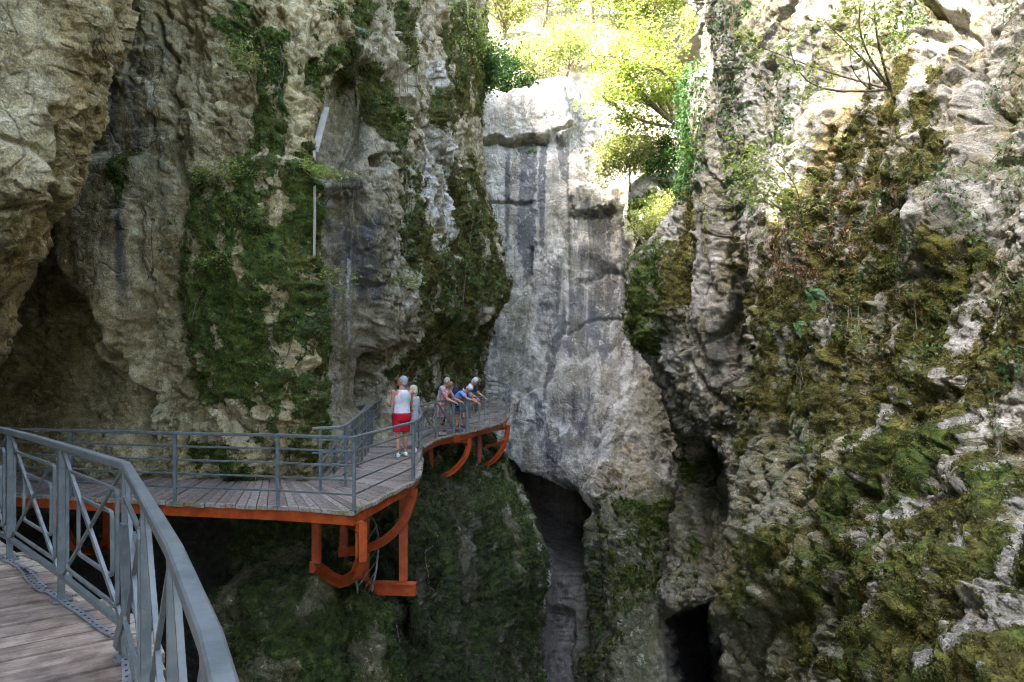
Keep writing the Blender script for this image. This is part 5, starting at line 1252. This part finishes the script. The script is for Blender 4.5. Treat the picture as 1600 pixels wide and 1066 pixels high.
        if kind == 'glasses':
            for sg in (-1, 1): e.ell(hd(.098, sg * .032, .010), (.008 * s, .024 * s, .017 * s), Rh, 10, 6); e.tube([hd(.09, sg * .055, .012), hd(.0, sg * .086, .01)], .004, 6)
            put(e, 'sunglasses', EYE, None)
    return t
ZP = ZD + .004
person('man in white tank top and red shorts looking up with one hand raised', (-2.52, 15.6, ZP), math.radians(122), 1.86, lean=-2, bend=-4, arms=((6, 8, 98, 4), (20, 10, 95, 30)), head=(56, -14), top='tank', cols=(C_WHITE, C_RED), hairm=H_GREY, w=1.12, stance=.12, step=.07, shoes=SHOE_W)
person('woman in pale grey t-shirt and sunglasses standing behind the man in red shorts', (-2.36, 16.5, ZP), math.radians(165), 1.62, arms=((-12, 14, 92, 22), (0, 10, 80, 30)), head=(12, 4), cols=(C_GREY, C_GREY), hair='long', hairm=H_BLOND, extras=('glasses',), shoes=SHOE_P)
person('brown haired woman in patterned red and cream dress with hands on the railing', (-2.13, 20.55, ZP), math.radians(-22), 1.68, lean=12, bend=22, arms=((38, 8, 32, 6), (36, 8, 34, 6)), head=(-6, 28), top='dress', cols=(C_PRINT, C_BROWN), legs='trousers', hair='long', hairm=H_BROWN, shoes=SHOE_P, w=1.08)
person('white haired person in lilac shirt mostly hidden behind the patterned dress', (-2.28, 21.7, ZP), math.radians(-20), 1.76, lean=8, bend=18, arms=((30, 8, 30, 5), (26, 8, 30, 5)), head=(-14, 30), cols=(C_LILAC, C_SLATE), hairm=H_BLOND, shoes=SHOE_D)
person('man in light blue shirt with white cap and backpack bending far over the railing', (-1.72, 21.65, ZP), math.radians(-24), 1.74, lean=30, bend=36, arms=((46, 10, 14, 10), (52, 10, 20, 10)), head=(0, 52), cols=(C_BLUE, C_DARK), hairm=H_WHITE, hatm=H_WHITE, extras=('backpack', 'bag'), shoes=SHOE_D, hipback=.12)
person('man in navy shirt with white chest stripe leaning on the railing with lowered head', (-1.62, 22.95, ZP), math.radians(-26), 1.84, lean=18, bend=30, arms=((34, 16, 22, 2), (36, 16, 22, 2)), head=(-4, 46), cols=(C_NAVY, C_SLATE), hairm=H_WHITE, extras=('collar', 'stripe'), shoes=SHOE_D, w=1.08)
# ------------------------------------------------------------------ terrain above, river below
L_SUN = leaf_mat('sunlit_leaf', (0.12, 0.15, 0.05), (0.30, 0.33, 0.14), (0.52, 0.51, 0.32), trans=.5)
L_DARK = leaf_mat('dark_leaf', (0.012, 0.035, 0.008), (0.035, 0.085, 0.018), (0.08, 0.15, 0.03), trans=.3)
L_IVY = leaf_mat('ivy_leaf', (0.02, 0.055, 0.015), (0.05, 0.125, 0.035), (0.13, 0.22, 0.07), trans=.3, rough=.4)
L_LIME = leaf_mat('bright_leaf', (0.11, 0.16, 0.03), (0.25, 0.32, 0.09), (0.44, 0.48, 0.22), trans=.5)
L_BROWN = leaf_mat('dead_leaf', (0.10, 0.045, 0.025), (0.22, 0.11, 0.06), (0.42, 0.24, 0.13), trans=.15)
L_RUST = leaf_mat('rust_leaf', (0.22, 0.10, 0.04), (0.40, 0.20, 0.09), (0.55, 0.36, 0.18), trans=.2)
MOSS_G = leaf_mat('green_moss', (0.022, 0.043, 0.005), (0.073, 0.122, 0.012), (0.159, 0.213, 0.024), trans=.25, scale=5, alt=((0.037, 0.027, 0.007), (0.110, 0.083, 0.022), (0.244, 0.232, 0.043)))
MOSS_O = leaf_mat('olive_moss', (0.030, 0.027, 0.005), (0.085, 0.081, 0.014), (0.171, 0.154, 0.030), trans=.25, scale=5, alt=((0.017, 0.026, 0.006), (0.047, 0.064, 0.014), (0.188, 0.171, 0.039)))
BARK = simple_mat('bark', (0.10, 0.08, 0.055), (0.21, 0.175, 0.13), 14, 0.9, bump=0.6)
SOIL = simple_mat('hillside_soil', (0.16, 0.13, 0.09), (0.42, 0.38, 0.30), 0.5, 0.95, bump=0.4, bscale=2)
WATER = simple_mat('river_water', (0.02, 0.035, 0.03), (0.04, 0.06, 0.05), 1.5, 0.12, bump=0.3, bscale=2)
def grid_obj(name, fn, nu, nv, mat, label):
    V = np.array([fn(i / (nu - 1), j / (nv - 1)) for j in range(nv) for i in range(nu)], np.float32)
    V = V + np.stack([np.zeros(len(V)), np.zeros(len(V)), fbm(V, .12, 4) * 2.2], 1)
    ii = (np.arange(nv - 1)[:, None] * nu + np.arange(nu - 1)[None, :]).ravel()
    o = mesh_np(name, V, np.stack([ii, ii + 1, ii + nu + 1, ii + nu], 1), mat, smooth=True); tag(o, label, kind='structure'); return o
grid_obj('hillside', lambda u, v: (-70 + 140 * u, 44.2 + 70 * v, 14.6 + 62 * v ** .9 + 5 * (2 * u - 1) ** 2 - 9 * max(0, 1 - v * 49)), 90, 50, SOIL, 'sunlit steep hillside above the back wall')
grid_obj('terrain', lambda u, v: (-7.5 - 70 * v, -30 + 90 * u, 18.6 + 26 * v), 60, 40, SOIL, 'ground above the left cliff')
grid_obj('terrain', lambda u, v: (9.5 + 70 * v, -30 + 80 * u, 17.5 + 26 * v), 60, 40, SOIL, 'ground above the right cliff')
o = mesh_np('river', [(-30, -20, -20), (30, -20, -20), (30, 60, -20), (-30, 60, -20)], [(0, 1, 2, 3)], WATER); tag(o, 'dark river at the bottom of the gorge', kind='structure')

def blob_leaves(c, r, n, rg, clusters=14, tight=.33):
    c = np.array(c); r = np.array(r)
    cc = rg.normal(size=(clusters, 3)); cc /= np.linalg.norm(cc, axis=1)[:, None]; cc = c + cc * r * rg.uniform(.25, .95, (clusters, 1))
    k = rg.integers(0, clusters, n); sz = rg.uniform(.5, 1.3, clusters)[k][:, None]
    p = cc[k] + rg.normal(size=(n, 3)) * r * tight * sz
    return p
def limb(mb, a, b, r0, r1, rg, bow=.12, n=5):
    a = Vector(a); b = Vector(b); L = (b - a).length; off = Vector(rg.normal(size=3)) * L * bow
    pts = [a.lerp(b, t) + off * math.sin(math.pi * t) for t in np.linspace(0, 1, n)]
    mb.tube(pts, [r0 + (r1 - r0) * t for t in np.linspace(0, 1, n)], 6); return pts
def tree(name, base, top, r, nleaf, ls, mat, label, cat='tree', seed=1, trunk=.16, clusters=16, group=None, spread=None, tight=.3, kind=None):
    rg = np.random.default_rng(seed)
    t = empty(name, tuple(base)); tag(t, label, cat, group)
    mb = MB(); pts = limb(mb, base, top, trunk, trunk * .35, rg, .06, 7)
    c = np.array(top); rr = np.array(r)
    cc = rg.normal(size=(clusters, 3)); cc /= np.linalg.norm(cc, axis=1)[:, None]; cc = c + cc * rr * rg.uniform(.3, .95, (clusters, 1))
    for q in cc:
        s = pts[rg.integers(2, 6)]; lp = limb(mb, s, Vector(q), trunk * .3, trunk * .06, rg, .12, 5)
        for _ in range(2): limb(mb, lp[3], Vector(q + rg.normal(size=3) * rr * .3), trunk * .08, trunk * .03, rg, .1, 3)
    mb.build('trunk', BARK, t, smooth=True)
    k = rg.integers(0, clusters, nleaf); sz = rg.uniform(.5, 1.35, clusters)[k][:, None]
    p = cc[k] + rg.normal(size=(nleaf, 3)) * rr * tight * sz
    leaf_mesh('crown', p, np.tile([0, 0, 1.0], (nleaf, 1)), rg.uniform(ls * .6, ls * 1.3, nleaf), mat, t, aspect=.7, jitter=.9)
    return t
# trees and shrubs of the sunlit hillside (top of the picture)
hs = lambda px, D, z=None: None
def hz(x, y):
    v = (y - 44.2) / 70.0; u = (x + 70) / 140.0
    return 14.6 + 62 * max(0, v) ** .9 + 5 * (2 * u - 1) ** 2 - .3
spec = [ # px, D, radius, height, leaves, material, kind
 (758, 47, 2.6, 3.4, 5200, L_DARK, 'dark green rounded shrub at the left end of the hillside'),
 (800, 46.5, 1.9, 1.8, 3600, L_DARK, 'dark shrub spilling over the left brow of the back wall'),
 (835, 48.5, 2.2, 3.2, 3400, L_SUN, 'pale yellow green shrub above the middle of the back wall'),
 (885, 50, 2.4, 3.6, 3000, L_LIME, 'bright airy shrub behind the brow of the back wall'),
 (780, 54, 3.6, 6.5, 6720, L_SUN, 'tall sunlit tree at the upper left of the hillside'),
 (850, 58, 4.0, 7.5, 6720, L_SUN, 'sunlit tree high on the middle of the hillside'),
 (930, 56, 3.8, 7.5, 7360, L_LIME, 'bright lime tree behind the leaning tree'),
 (1000, 53, 3.4, 6.5, 6720, L_LIME, 'lime green tree at the upper right of the hillside'),
 (1070, 55, 3.6, 7.5, 6720, L_SUN, 'sunlit tree beside the right cliff top'),
 (1110, 50, 3.0, 5.0, 5440, L_SUN, 'yellowish tree peeping past the grey column'),
 (740, 60, 4.2, 9.0, 6400, L_LIME, 'light tree partly behind the mossy cliff top'),
 (900, 66, 5.0, 9.5, 6400, L_SUN, 'distant sunlit tree above the lime trees'),
 (1020, 66, 5.0, 9.5, 6400, L_SUN, 'distant sunlit tree near the top right'),
 (820, 68, 5.0, 9.5, 5760, L_LIME, 'distant bright tree near the top left')]
for i, (px, D, r, h, n, m, lab) in enumerate(spec):
    x = (px - CX) / F * D; z = hz(x, D); cat = 'shrub' if h < 4 else 'tree'
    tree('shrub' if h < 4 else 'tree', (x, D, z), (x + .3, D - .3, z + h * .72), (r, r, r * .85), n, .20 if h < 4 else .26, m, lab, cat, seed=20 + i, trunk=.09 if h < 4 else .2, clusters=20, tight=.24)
# woodland on both rims, outside the picture but shading the walls
rg = np.random.default_rng(5)
for lab, cx, cy0, cy1, z0, n in (('woodland along the rim of the left cliff', -8.3, -6, 27, 19, 54000), ('woodland on the far left rim facing the back wall', -9.5, 33, 48, 21.5, 34000)):
    C = []
    for k in range(26):
        c = (cx + rg.uniform(-3, 1.2), rg.uniform(cy0, cy1), z0 + rg.uniform(1.0, 5.5)); C.append(blob_leaves(c, (1.7, 1.7, 1.5), n // 26, rg, 10, .35))
    C = np.concatenate(C); o = leaf_mesh('woodland', C, np.tile([0, 0, 1.0], (len(C), 1)), .32, L_SUN); tag(o, lab, kind='stuff')

# the leaning maple-like tree over the right of the back wall
def leaning(name, base, tips, n, ls, mat, label, seed, r0=.10, spread=1.0, cat='tree', lobed=False, bow=.1, tw=5):
    rg = np.random.default_rng(seed); t = empty(name, tuple(base)); tag(t, label, cat)
    mb = MB(); P_ = []
    for tp_ in tips:
        pts = limb(mb, base, tp_, r0, r0 * .25, rg, bow, 8)
        for q in pts[3:]:
            for _ in range(tw):
                e = q + Vector(rg.normal(size=3) * np.array([1, 1, .6])) * spread; limb(mb, q, e, r0 * .22, r0 * .08, rg, .1, 4)
                for f in (.4, .7, 1.0): P_.append(np.array(q.lerp(e, f)))
    mb.build('trunk' if cat == 'tree' else 'stem', BARK, t, smooth=True)
    P_ = np.array(P_); k = rg.integers(0, len(P_), n); p = P_[k] + rg.normal(size=(n, 3)) * spread * np.array([.34, .34, .16])
    leaf_mesh('crown' if cat == 'tree' else 'leaves', p, np.tile([0, 0, 1.0], (n, 1)), rg.uniform(ls * .6, ls * 1.3, n), mat, t, aspect=.8, jitter=.45, lobed=lobed)
    return t
D = 36.5
leaning('tree', P(1062, 200, D), [P(925, 85, D - 1), P(960, 60, D), P(1000, 40, D + 1), P(940, 150, D - 2), P(985, 130, D - 1), P(1045, 70, D)], 9500, .17, L_LIME, 'airy lime green tree leaning left from the foot of the ivy', 3, r0=.11, spread=.95)
tree('shrub', P(985, 300, 38), P(985, 245, 37.5), (1.9, 1.2, 1.5), 6500, .16, L_SUN, 'dense green shrub hanging over the right shoulder of the back wall', 'shrub', seed=61, trunk=.06, clusters=18, tight=.24)
tree('shrub', P(1045, 300, 37), P(1040, 250, 36.6), (1.0, .9, 1.6), 3200, .15, L_DARK, 'darker shrub beside the ivy curtain', 'shrub', seed=62, trunk=.06, clusters=12, tight=.24)
tree('shrub', P(1010, 390, 37), P(1020, 360, 36), (1.4, 1.0, .9), 3200, .13, L_SUN, 'small pale shrub on the slope above the mossy shoulder', 'shrub', seed=63, trunk=.05, clusters=14, tight=.26)
tree('shrub', P(1050, 340, 34.5), P(1052, 325, 34), (.9, .8, .9), 2600, .12, L_SUN, 'light green bush filling the gap left of the grey column', 'shrub', seed=64, trunk=.05, clusters=12, tight=.26)
# ferny growth along the top of the mossy cliff
tree('fern_clump', P(735, 70, 28.5), P(735, 60, 28.0), (.75, .6, 1.1), 3000, .13, L_LIME, 'light green fern clump on the upper right edge of the mossy cliff', 'fern', seed=65, trunk=.03, clusters=16, tight=.22)
tree('fern_clump', P(752, 120, 29), P(754, 110, 28.6), (.7, .6, 1.3), 3000, .12, L_DARK, 'dark fern clump below the light one at the cliff edge', 'fern', seed=66, trunk=.03, clusters=16, tight=.22)

# ------------------------------------------------------------------ moss tufts on the rock
def moss_layer(sheet, dens, ms, sz, mat, label, fq=5.0, poly=None):
    p, n, s = scatter(sheet, poly, dens, mossmin=ms, sz=sz, lift=(0.0, sz[1] * .7), clump=(fq, -.22), seed=3)
    if len(p) == 0: return
    o = leaf_mesh('moss', p, n, s, mat, aspect=.4, droop=.9, jitter=.9); tag(o, label, kind='stuff'); print('moss', sheet, len(p))
MOSS_D = leaf_mat('shade_moss', (0.008, 0.018, 0.003), (0.026, 0.046, 0.007), (0.075, 0.10, 0.014), trans=.2, scale=4, alt=((0.010, 0.010, 0.004), (0.03, 0.03, 0.010), (0.09, 0.10, 0.02)))  # darker moss copy; shade below the walkways is put into its colour
UPPER = [(-20, -30), (1620, -30), (1620, 745), (-20, 745)]; LOWER = [(-20, 745), (1620, 745), (1620, 1100), (-20, 1100)]
UPPER_D = [(-20, -30), (900, -30), (900, 690), (-20, 690)]; LOWER_D = [(-20, 690), (900, 690), (900, 1100), (-20, 1100)]
moss_layer('cliff', 1300, .50, (.03, .06), MOSS_D, 'moss coloured dark for the shade under the walkway', poly=LOWER)
moss_layer('mossy_cliff', 360, .50, (.04, .10), MOSS_D, 'moss coloured dark for the shade on the bulge below the far walkway', 2.5, poly=LOWER_D)
moss_layer('cliff', 1900, .50, (.022, .05), MOSS_G, 'dark green moss tufts on the left cliff', poly=UPPER)
moss_layer('mossy_cliff', 480, .50, (.04, .09), MOSS_O, 'olive moss tufts on the diagonal band of the far left cliff', 2.5, poly=UPPER_D)
moss_layer('hanging_buttress', 420, .50, (.04, .09), MOSS_O, 'olive moss on the shoulder of the hanging column')
moss_layer('right_cliff', 2300, .50, (.018, .044), MOSS_O, 'brown green moss covering the right wall')
moss_layer('back_cliff', 60, .55, (.08, .18), MOSS_G, 'green moss on the damp rock at the bottom of the back wall')

# ------------------------------------------------------------------ ivy and hanging plants
def ivy(sheet, poly, dens, sz, mat, label, clump=None, seed=0, lift=(.02, .10), lobed=True, name='ivy', cat='ivy', stems=6, stuff=False, soft=10, na=25):
    p, n, s = scatter(sheet, poly, dens, sz=sz, lift=lift, clump=clump, seed=seed, soft=soft, na=na)
    if len(p) < 5: print('few', label, len(p)); return
    t = empty(name, tuple(p[0])); tag(t, label, cat)
    leaf_mesh('leaves', p, n, s, mat, t, lobed=lobed, droop=.6, jitter=.55)
    if stems:
        rg = np.random.default_rng(seed + 9)
        for _ in range(stems):
            i = rg.integers(0, len(p)); a = p[i]; k = np.argsort(np.abs(p[:, 0] - a[0]) + np.abs(p[:, 1] - a[1]) * .5 + rg.uniform(0, .25, len(p)))[:14]
            q = p[k]; q = q[np.argsort(-q[:, 2])]
            mb = MB(); mb.tube(smooth_poly([Vector(v) for v in q[::3]]), .007 * np.median(p[:, 1]) / 12, 5); mb.build('stem', BARK, t)
    return t
R_ = 'right_cliff'
ivy(R_, [(1545, 130), (1600, 120), (1600, 360), (1560, 400), (1540, 300)], 255, (.04, .075), L_IVY, 'ivy curtain in sun near the top right corner', (1.6, -.15), 1)
ivy(R_, [(1455, 260), (1530, 250), (1540, 380), (1500, 400), (1455, 330)], 285, (.04, .075), L_IVY, 'ivy patch left of the sunlit curtain on pale rock', (1.8, -.1), 2)
ivy(R_, [(1540, 400), (1620, 400), (1620, 600), (1570, 620), (1545, 500)], 300, (.04, .07), L_IVY, 'ivy on the right edge at mid height', (1.8, -.1), 3)
ivy(R_, [(1546, 600), (1570, 600), (1572, 740), (1556, 745)], 390, (.03, .06), L_IVY, 'thin ivy strand trailing down over the moss', (2.5, -.3), 4, soft=4, na=8)
ivy(R_, [(1310, 270), (1420, 250), (1430, 420), (1400, 520), (1300, 540), (1290, 400)], 255, (.04, .07), L_IVY, 'ivy tangle in the middle of the right wall', (1.6, -.02), 5)
ivy(R_, [(1330, 420), (1460, 440), (1470, 560), (1380, 590), (1310, 520)], 225, (.035, .065), L_IVY, 'lower ivy spread under the middle tangle', (1.8, .0), 6)
ivy(R_, [(1400, 0), (1440, 0), (1430, 60), (1405, 90), (1385, 70)], 495, (.05, .08), L_DARK, 'dark ivy clump at the top of the right wall', (1.6, -.4), 7)
ivy(R_, [(1195, 130), (1235, 120), (1235, 230), (1205, 240)], 225, (.06, .10), L_IVY, 'ivy column below the small rock hole', (1.8, -.15), 8)
ivy(R_, [(1110, 0), (1180, 0), (1180, 100), (1125, 110)], 165, (.07, .11), L_IVY, 'ivy at the top of the wall corner', (1.6, -.1), 9)
ivy(R_, [(1120, 100), (1160, 100), (1175, 330), (1150, 340), (1130, 240)], 180, (.07, .11), L_IVY, 'long ivy trail down the corner of the right wall', (1.6, -.15), 10)
ivy(R_, [(1560, 0), (1600, 0), (1600, 100), (1565, 100)], 225, (.04, .07), L_IVY, 'small ivy sprays in the very top right corner', (1.8, .0), 11)
ivy(R_, [(1300, 290), (1400, 280), (1400, 330), (1350, 400), (1300, 460), (1270, 420)], 285, (.04, .08), L_BROWN, 'brown dead leaf litter caught above the moss', (1.8, -.05), 12, name='dead_leaves', cat='dead leaves', lobed=False, stems=10)
ivy(R_, [(1170, 360), (1260, 330), (1300, 420), (1200, 480)], 195, (.05, .09), L_BROWN, 'faded brown creeper left of the moss field', (1.6, -.05), 13, name='creeper', cat='creeper', lobed=False, stems=14)
ivy(R_, [(1240, 560), (1270, 560), (1275, 700), (1250, 720)], 180, (.04, .07), L_IVY, 'sparse ivy strand hanging low on the left of the moss', (1.8, -.1), 14, soft=5, na=10)
for k, (x, y, w_, h_) in enumerate([(1430, 700, 150, 90), (1500, 860, 120, 130), (1330, 640, 60, 80), (1560, 640, 60, 60)]):
    pass
p, n, s = scatter(R_, [(1160, 560), (1600, 480), (1600, 1066), (1300, 1066)], .55, sz=(.03, .065), lift=(.03, .07)); o = leaf_mesh('fallen_leaves', p, n, s, L_RUST, jitter=.4); tag(o, 'orange fallen leaves caught on the mossy right wall', kind='stuff')
ivy('mossy_cliff', [(628, 240), (648, 240), (656, 330), (650, 420), (640, 450), (628, 380)], 80, (.08, .13), L_IVY, 'ivy ribbon down the left border of the moss band', (1.2, -.25), 21, soft=5, na=8)
ivy('mossy_cliff', [(690, 380), (730, 420), (748, 520), (742, 600), (715, 580), (700, 480)], 55, (.09, .15), L_IVY, 'ivy spread low on the moss band above the group', (1.0, -.1), 22)
ivy('mossy_cliff', [(718, 270), (740, 270), (765, 380), (745, 470), (720, 400)], 45, (.09, .15), L_IVY, 'ivy in the upper tip of the moss band', (1.0, -.1), 23)
ivy('mossy_cliff', [(622, 60), (650, 60), (650, 240), (628, 240)], 50, (.08, .13), L_LIME, 'bright trailing creeper above the moss band', (1.2, -.05), 24, name='creeper', cat='creeper', soft=5, na=8)
ivy('mossy_cliff', [(700, 0), (760, 0), (752, 110), (715, 90)], 45, (.10, .17), L_LIME, 'leafy overgrowth on the top edge of the mossy cliff', (1.0, -.2), 25, name='creeper', cat='creeper', lobed=False)
ivy('hanging_buttress', [(990, 385), (1050, 380), (1050, 430), (1020, 480), (990, 500)], 60, (.08, .13), L_IVY, 'ivy hanging over the mossy shoulder', (1.2, -.05), 26)
ivy('hanging_buttress', [(1055, 120), (1108, 110), (1105, 250), (1080, 310), (1062, 300)], 100, (.12, .19), L_IVY, 'thick ivy curtain left of the grey column', (1.0, -.8), 27, lift=(.05, .5), soft=4, na=6)
ivy('hanging_buttress', [(1110, 90), (1150, 90), (1150, 260), (1120, 200)], 24, (.08, .13), L_IVY, 'sparse ivy on the upper grey column', (1.0, .0), 28)
# ivy curtain hanging free over the edge beside the column
rg = np.random.default_rng(77); C = []
for k in range(2600):
    f = rg.random(); px = 1082 + rg.normal() * 11 - 6 * f + (8 if f < .3 else 0); py = 120 + 200 * f; C.append(P(px, py, 30 + rg.normal() * .5 + 1.5 * f))
t = empty('ivy', tuple(P(1082, 120, 30))); tag(t, 'blue green ivy mass hanging in the gap between back wall and column', 'ivy'); leaf_mesh('leaves', np.array(C), np.tile([0, -1.0, .3], (len(C), 1)), rg.uniform(.12, .24, len(C)), L_IVY, t, lobed=True, droop=.6, jitter=.5)
for i in range(5):
    k = MB(); k.tube(smooth_poly([Vector(P(1078 + i * 3, 118, 30.4)), Vector(P(1076 + i * 4, 200, 30.8)), Vector(P(1074 + i * 3, 310, 31.6))]), .03, 5); k.build('stem', BARK, t)
ivy('cliff', [(405, 60), (440, 55), (448, 100), (440, 160), (412, 150)], 300, (.04, .075), L_DARK, 'dark ivy cascade near the top of the left cliff', (2.0, -.35), 31)
ivy('cliff', [(400, 520), (470, 480), (500, 600), (440, 640)], 90, (.03, .06), L_IVY, 'small green leaves scattered over the lower moss column', (2.2, -.05), 32)
ivy('cliff', [(330, 520), (400, 560), (380, 620), (330, 580)], 30, (.03, .05), L_IVY, 'few tiny leaves on the dark moss', (2.2, -.05), 33)
ivy('cliff', [(285, 460), (330, 450), (330, 520), (290, 520)], 120, (.04, .07), L_BROWN, 'reddish dead leaves at the left border of the moss column', (2.2, -.05), 34, name='dead_leaves', cat='dead leaves', lobed=False)
ivy('cliff', [(400, 560), (450, 520), (460, 600), (420, 610)], 90, (.03, .06), L_RUST, 'rust coloured dead leaves in a hollow of the moss column', (2.2, .05), 35, name='dead_leaves', cat='dead leaves', lobed=False)
ivy('cliff', [(222, 330), (240, 330), (244, 440), (226, 440)], 130, (.04, .06), L_BROWN, 'withered plant in the crack of the left cliff', (2.4, -.1), 36, name='creeper', cat='creeper', lobed=False)
ivy('mossy_cliff', [(640, 860), (700, 840), (720, 900), (650, 920)], 28, (.05, .09), L_RUST, 'rusty leaf litter on the dark ledge below the walkway', (1.4, .0), 37, name='dead_leaves', cat='dead leaves', lobed=False)
ivy('cliff', [(520, 1000), (620, 980), (640, 1060), (560, 1060)], 40, (.04, .07), L_RUST, 'rusty leaf litter at the foot of the mossy bulge', (1.6, .05), 38, name='dead_leaves', cat='dead leaves', lobed=False)
# saplings and sprigs growing out of the rock
leaning('sapling', P(300, 300, 12.2), [P(350, 255, 11.8), P(325, 265, 11.9), P(375, 262, 11.7)], 520, .06, L_LIME, 'bright leafy sapling above the moss column', 41, r0=.012, spread=.16, cat='sapling', lobed=True, tw=4)
leaning('sapling', P(395, 130, 12.2), [P(360, 70, 11.8), P(385, 60, 11.8), P(372, 100, 11.8)], 420, .06, L_LIME, 'pale sapling hanging high on the left cliff', 42, r0=.010, spread=.16, cat='sapling', lobed=True, tw=4)
leaning('sapling', P(470, 262, 12.2), [P(520, 268, 11.6), P(548, 274, 11.4), P(500, 262, 11.6)], 560, .055, L_LIME, 'bright leafy branch reaching over the white pipe', 43, r0=.012, spread=.11, cat='sapling', lobed=True, tw=4)
leaning('sapling', P(492, 360, 12.6), [P(520, 330, 12.0), P(560, 300, 11.8)], 40, .04, L_LIME, 'thin bare twig crossing in front of the niche', 44, r0=.012, spread=.06, cat='sapling', lobed=True, tw=1)
leaning('sapling', P(498, 440, 12.6), [P(535, 425, 12.0), P(560, 432, 12.0), P(520, 418, 12.0)], 240, .055, L_LIME, 'small green sprig in front of the niche at mid height', 45, r0=.009, spread=.12, cat='sapling', lobed=True, tw=3)
leaning('sapling', P(300, 420, 12.2), [P(330, 400, 11.7), P(355, 398, 11.6), P(320, 410, 11.7)], 220, .055, L_LIME, 'little green sprig on the left border of the moss column', 46, r0=.009, spread=.12, cat='sapling', lobed=True, tw=3)
leaning('sapling', P(470, 520, 12.0), [P(500, 490, 11.6), P(515, 480, 11.5), P(500, 510, 11.6)], 380, .05, L_IVY, 'leafy tuft on the right edge of the moss column', 47, r0=.009, spread=.18, cat='sapling', lobed=True, tw=4)
leaning('sapling', P(628, 440, 19.4), [P(640, 438, 18.6), P(660, 445, 18.4), P(612, 436, 18.6)], 200, .08, L_LIME, 'flat leafy spray left of the moss band', 48, r0=.010, spread=.16, cat='sapling', lobed=True, tw=3)
leaning('sapling', P(1392, 140, 10.6), [P(1290, 35, 10.0), P(1230, 60, 10.4), P(1345, 0, 9.8), P(1370, -30, 9.8), P(1180, 70, 10.8)], 1300, .065, L_LIME, 'arching sapling with a spray of bright leaves at the upper right', 51, r0=.022, spread=.26, cat='sapling', lobed=True, tw=2, bow=.14)
leaning('sapling', P(1255, 350, 13.2), [P(1150, 250, 13.2), P(1190, 230, 12.8), P(1160, 300, 13.0), P(1225, 300, 12.6), P(1130, 215, 13.4)], 1500, .08, L_LIME, 'maple leaved sapling over the corner of the right wall', 52, r0=.016, spread=.42, cat='sapling', lobed=True, tw=3)
leaning('sapling', P(1360, 140, 10.6), [P(1340, 80, 10.2), P(1352, 0, 10.0)], 60, .05, L_LIME, 'bare thin shoots beside the arching sapling', 53, r0=.012, spread=.15, cat='sapling', lobed=True, tw=1)

def fern(label, base, dirs, L, seed):
    rg = np.random.default_rng(seed); t = empty('fern', tuple(base)); tag(t, label, 'fern')
    for d in dirs:
        pts = []; d = Vector(d).normalized()
        for i in range(9):
            f = i / 8; pts.append(Vector(base) + d * L * f + Vector((0, 0, -.5 * L * f * f)))
        mb = MB(); mb.tube(pts, .003, 4)
        for i in range(1, 26):
            f = i / 26; p = polyval(pts, f); q = polyval(pts, min(1, f + .03)); a = (q - p).normalized(); s = a.cross(Vector((0, -1, .3))).normalized(); l = L * .22 * math.sin(math.pi * min(1, f * .85 + .12))
            for sg in (-1, 1): mb.add([p, p + a * l * .28 + s * sg * l * .5, p + a * l * .2 + s * sg * l, p - a * .004 + s * sg * l * .45], [(0, 1, 2, 3)])
        mb.build('frond', L_IVY, t)
fern('bright fern with drooping fronds in the middle of the right wall', P(1262, 458, 11.6), [(.5, -.7, .3), (-.3, -.8, .2), (.1, -.9, .5), (.7, -.4, .0), (0, -.6, -.4)], .34, 1)
fern('small fern below the bright one', P(1243, 505, 11.6), [(.3, -.7, .2), (-.3, -.8, .0), (0, -.6, -.4)], .26, 2)
fern('fern on the overhang above the niche', P(578, 55, 16), [(.5, -.7, .3), (-.4, -.8, .3), (0, -.9, .1)], .55, 3)
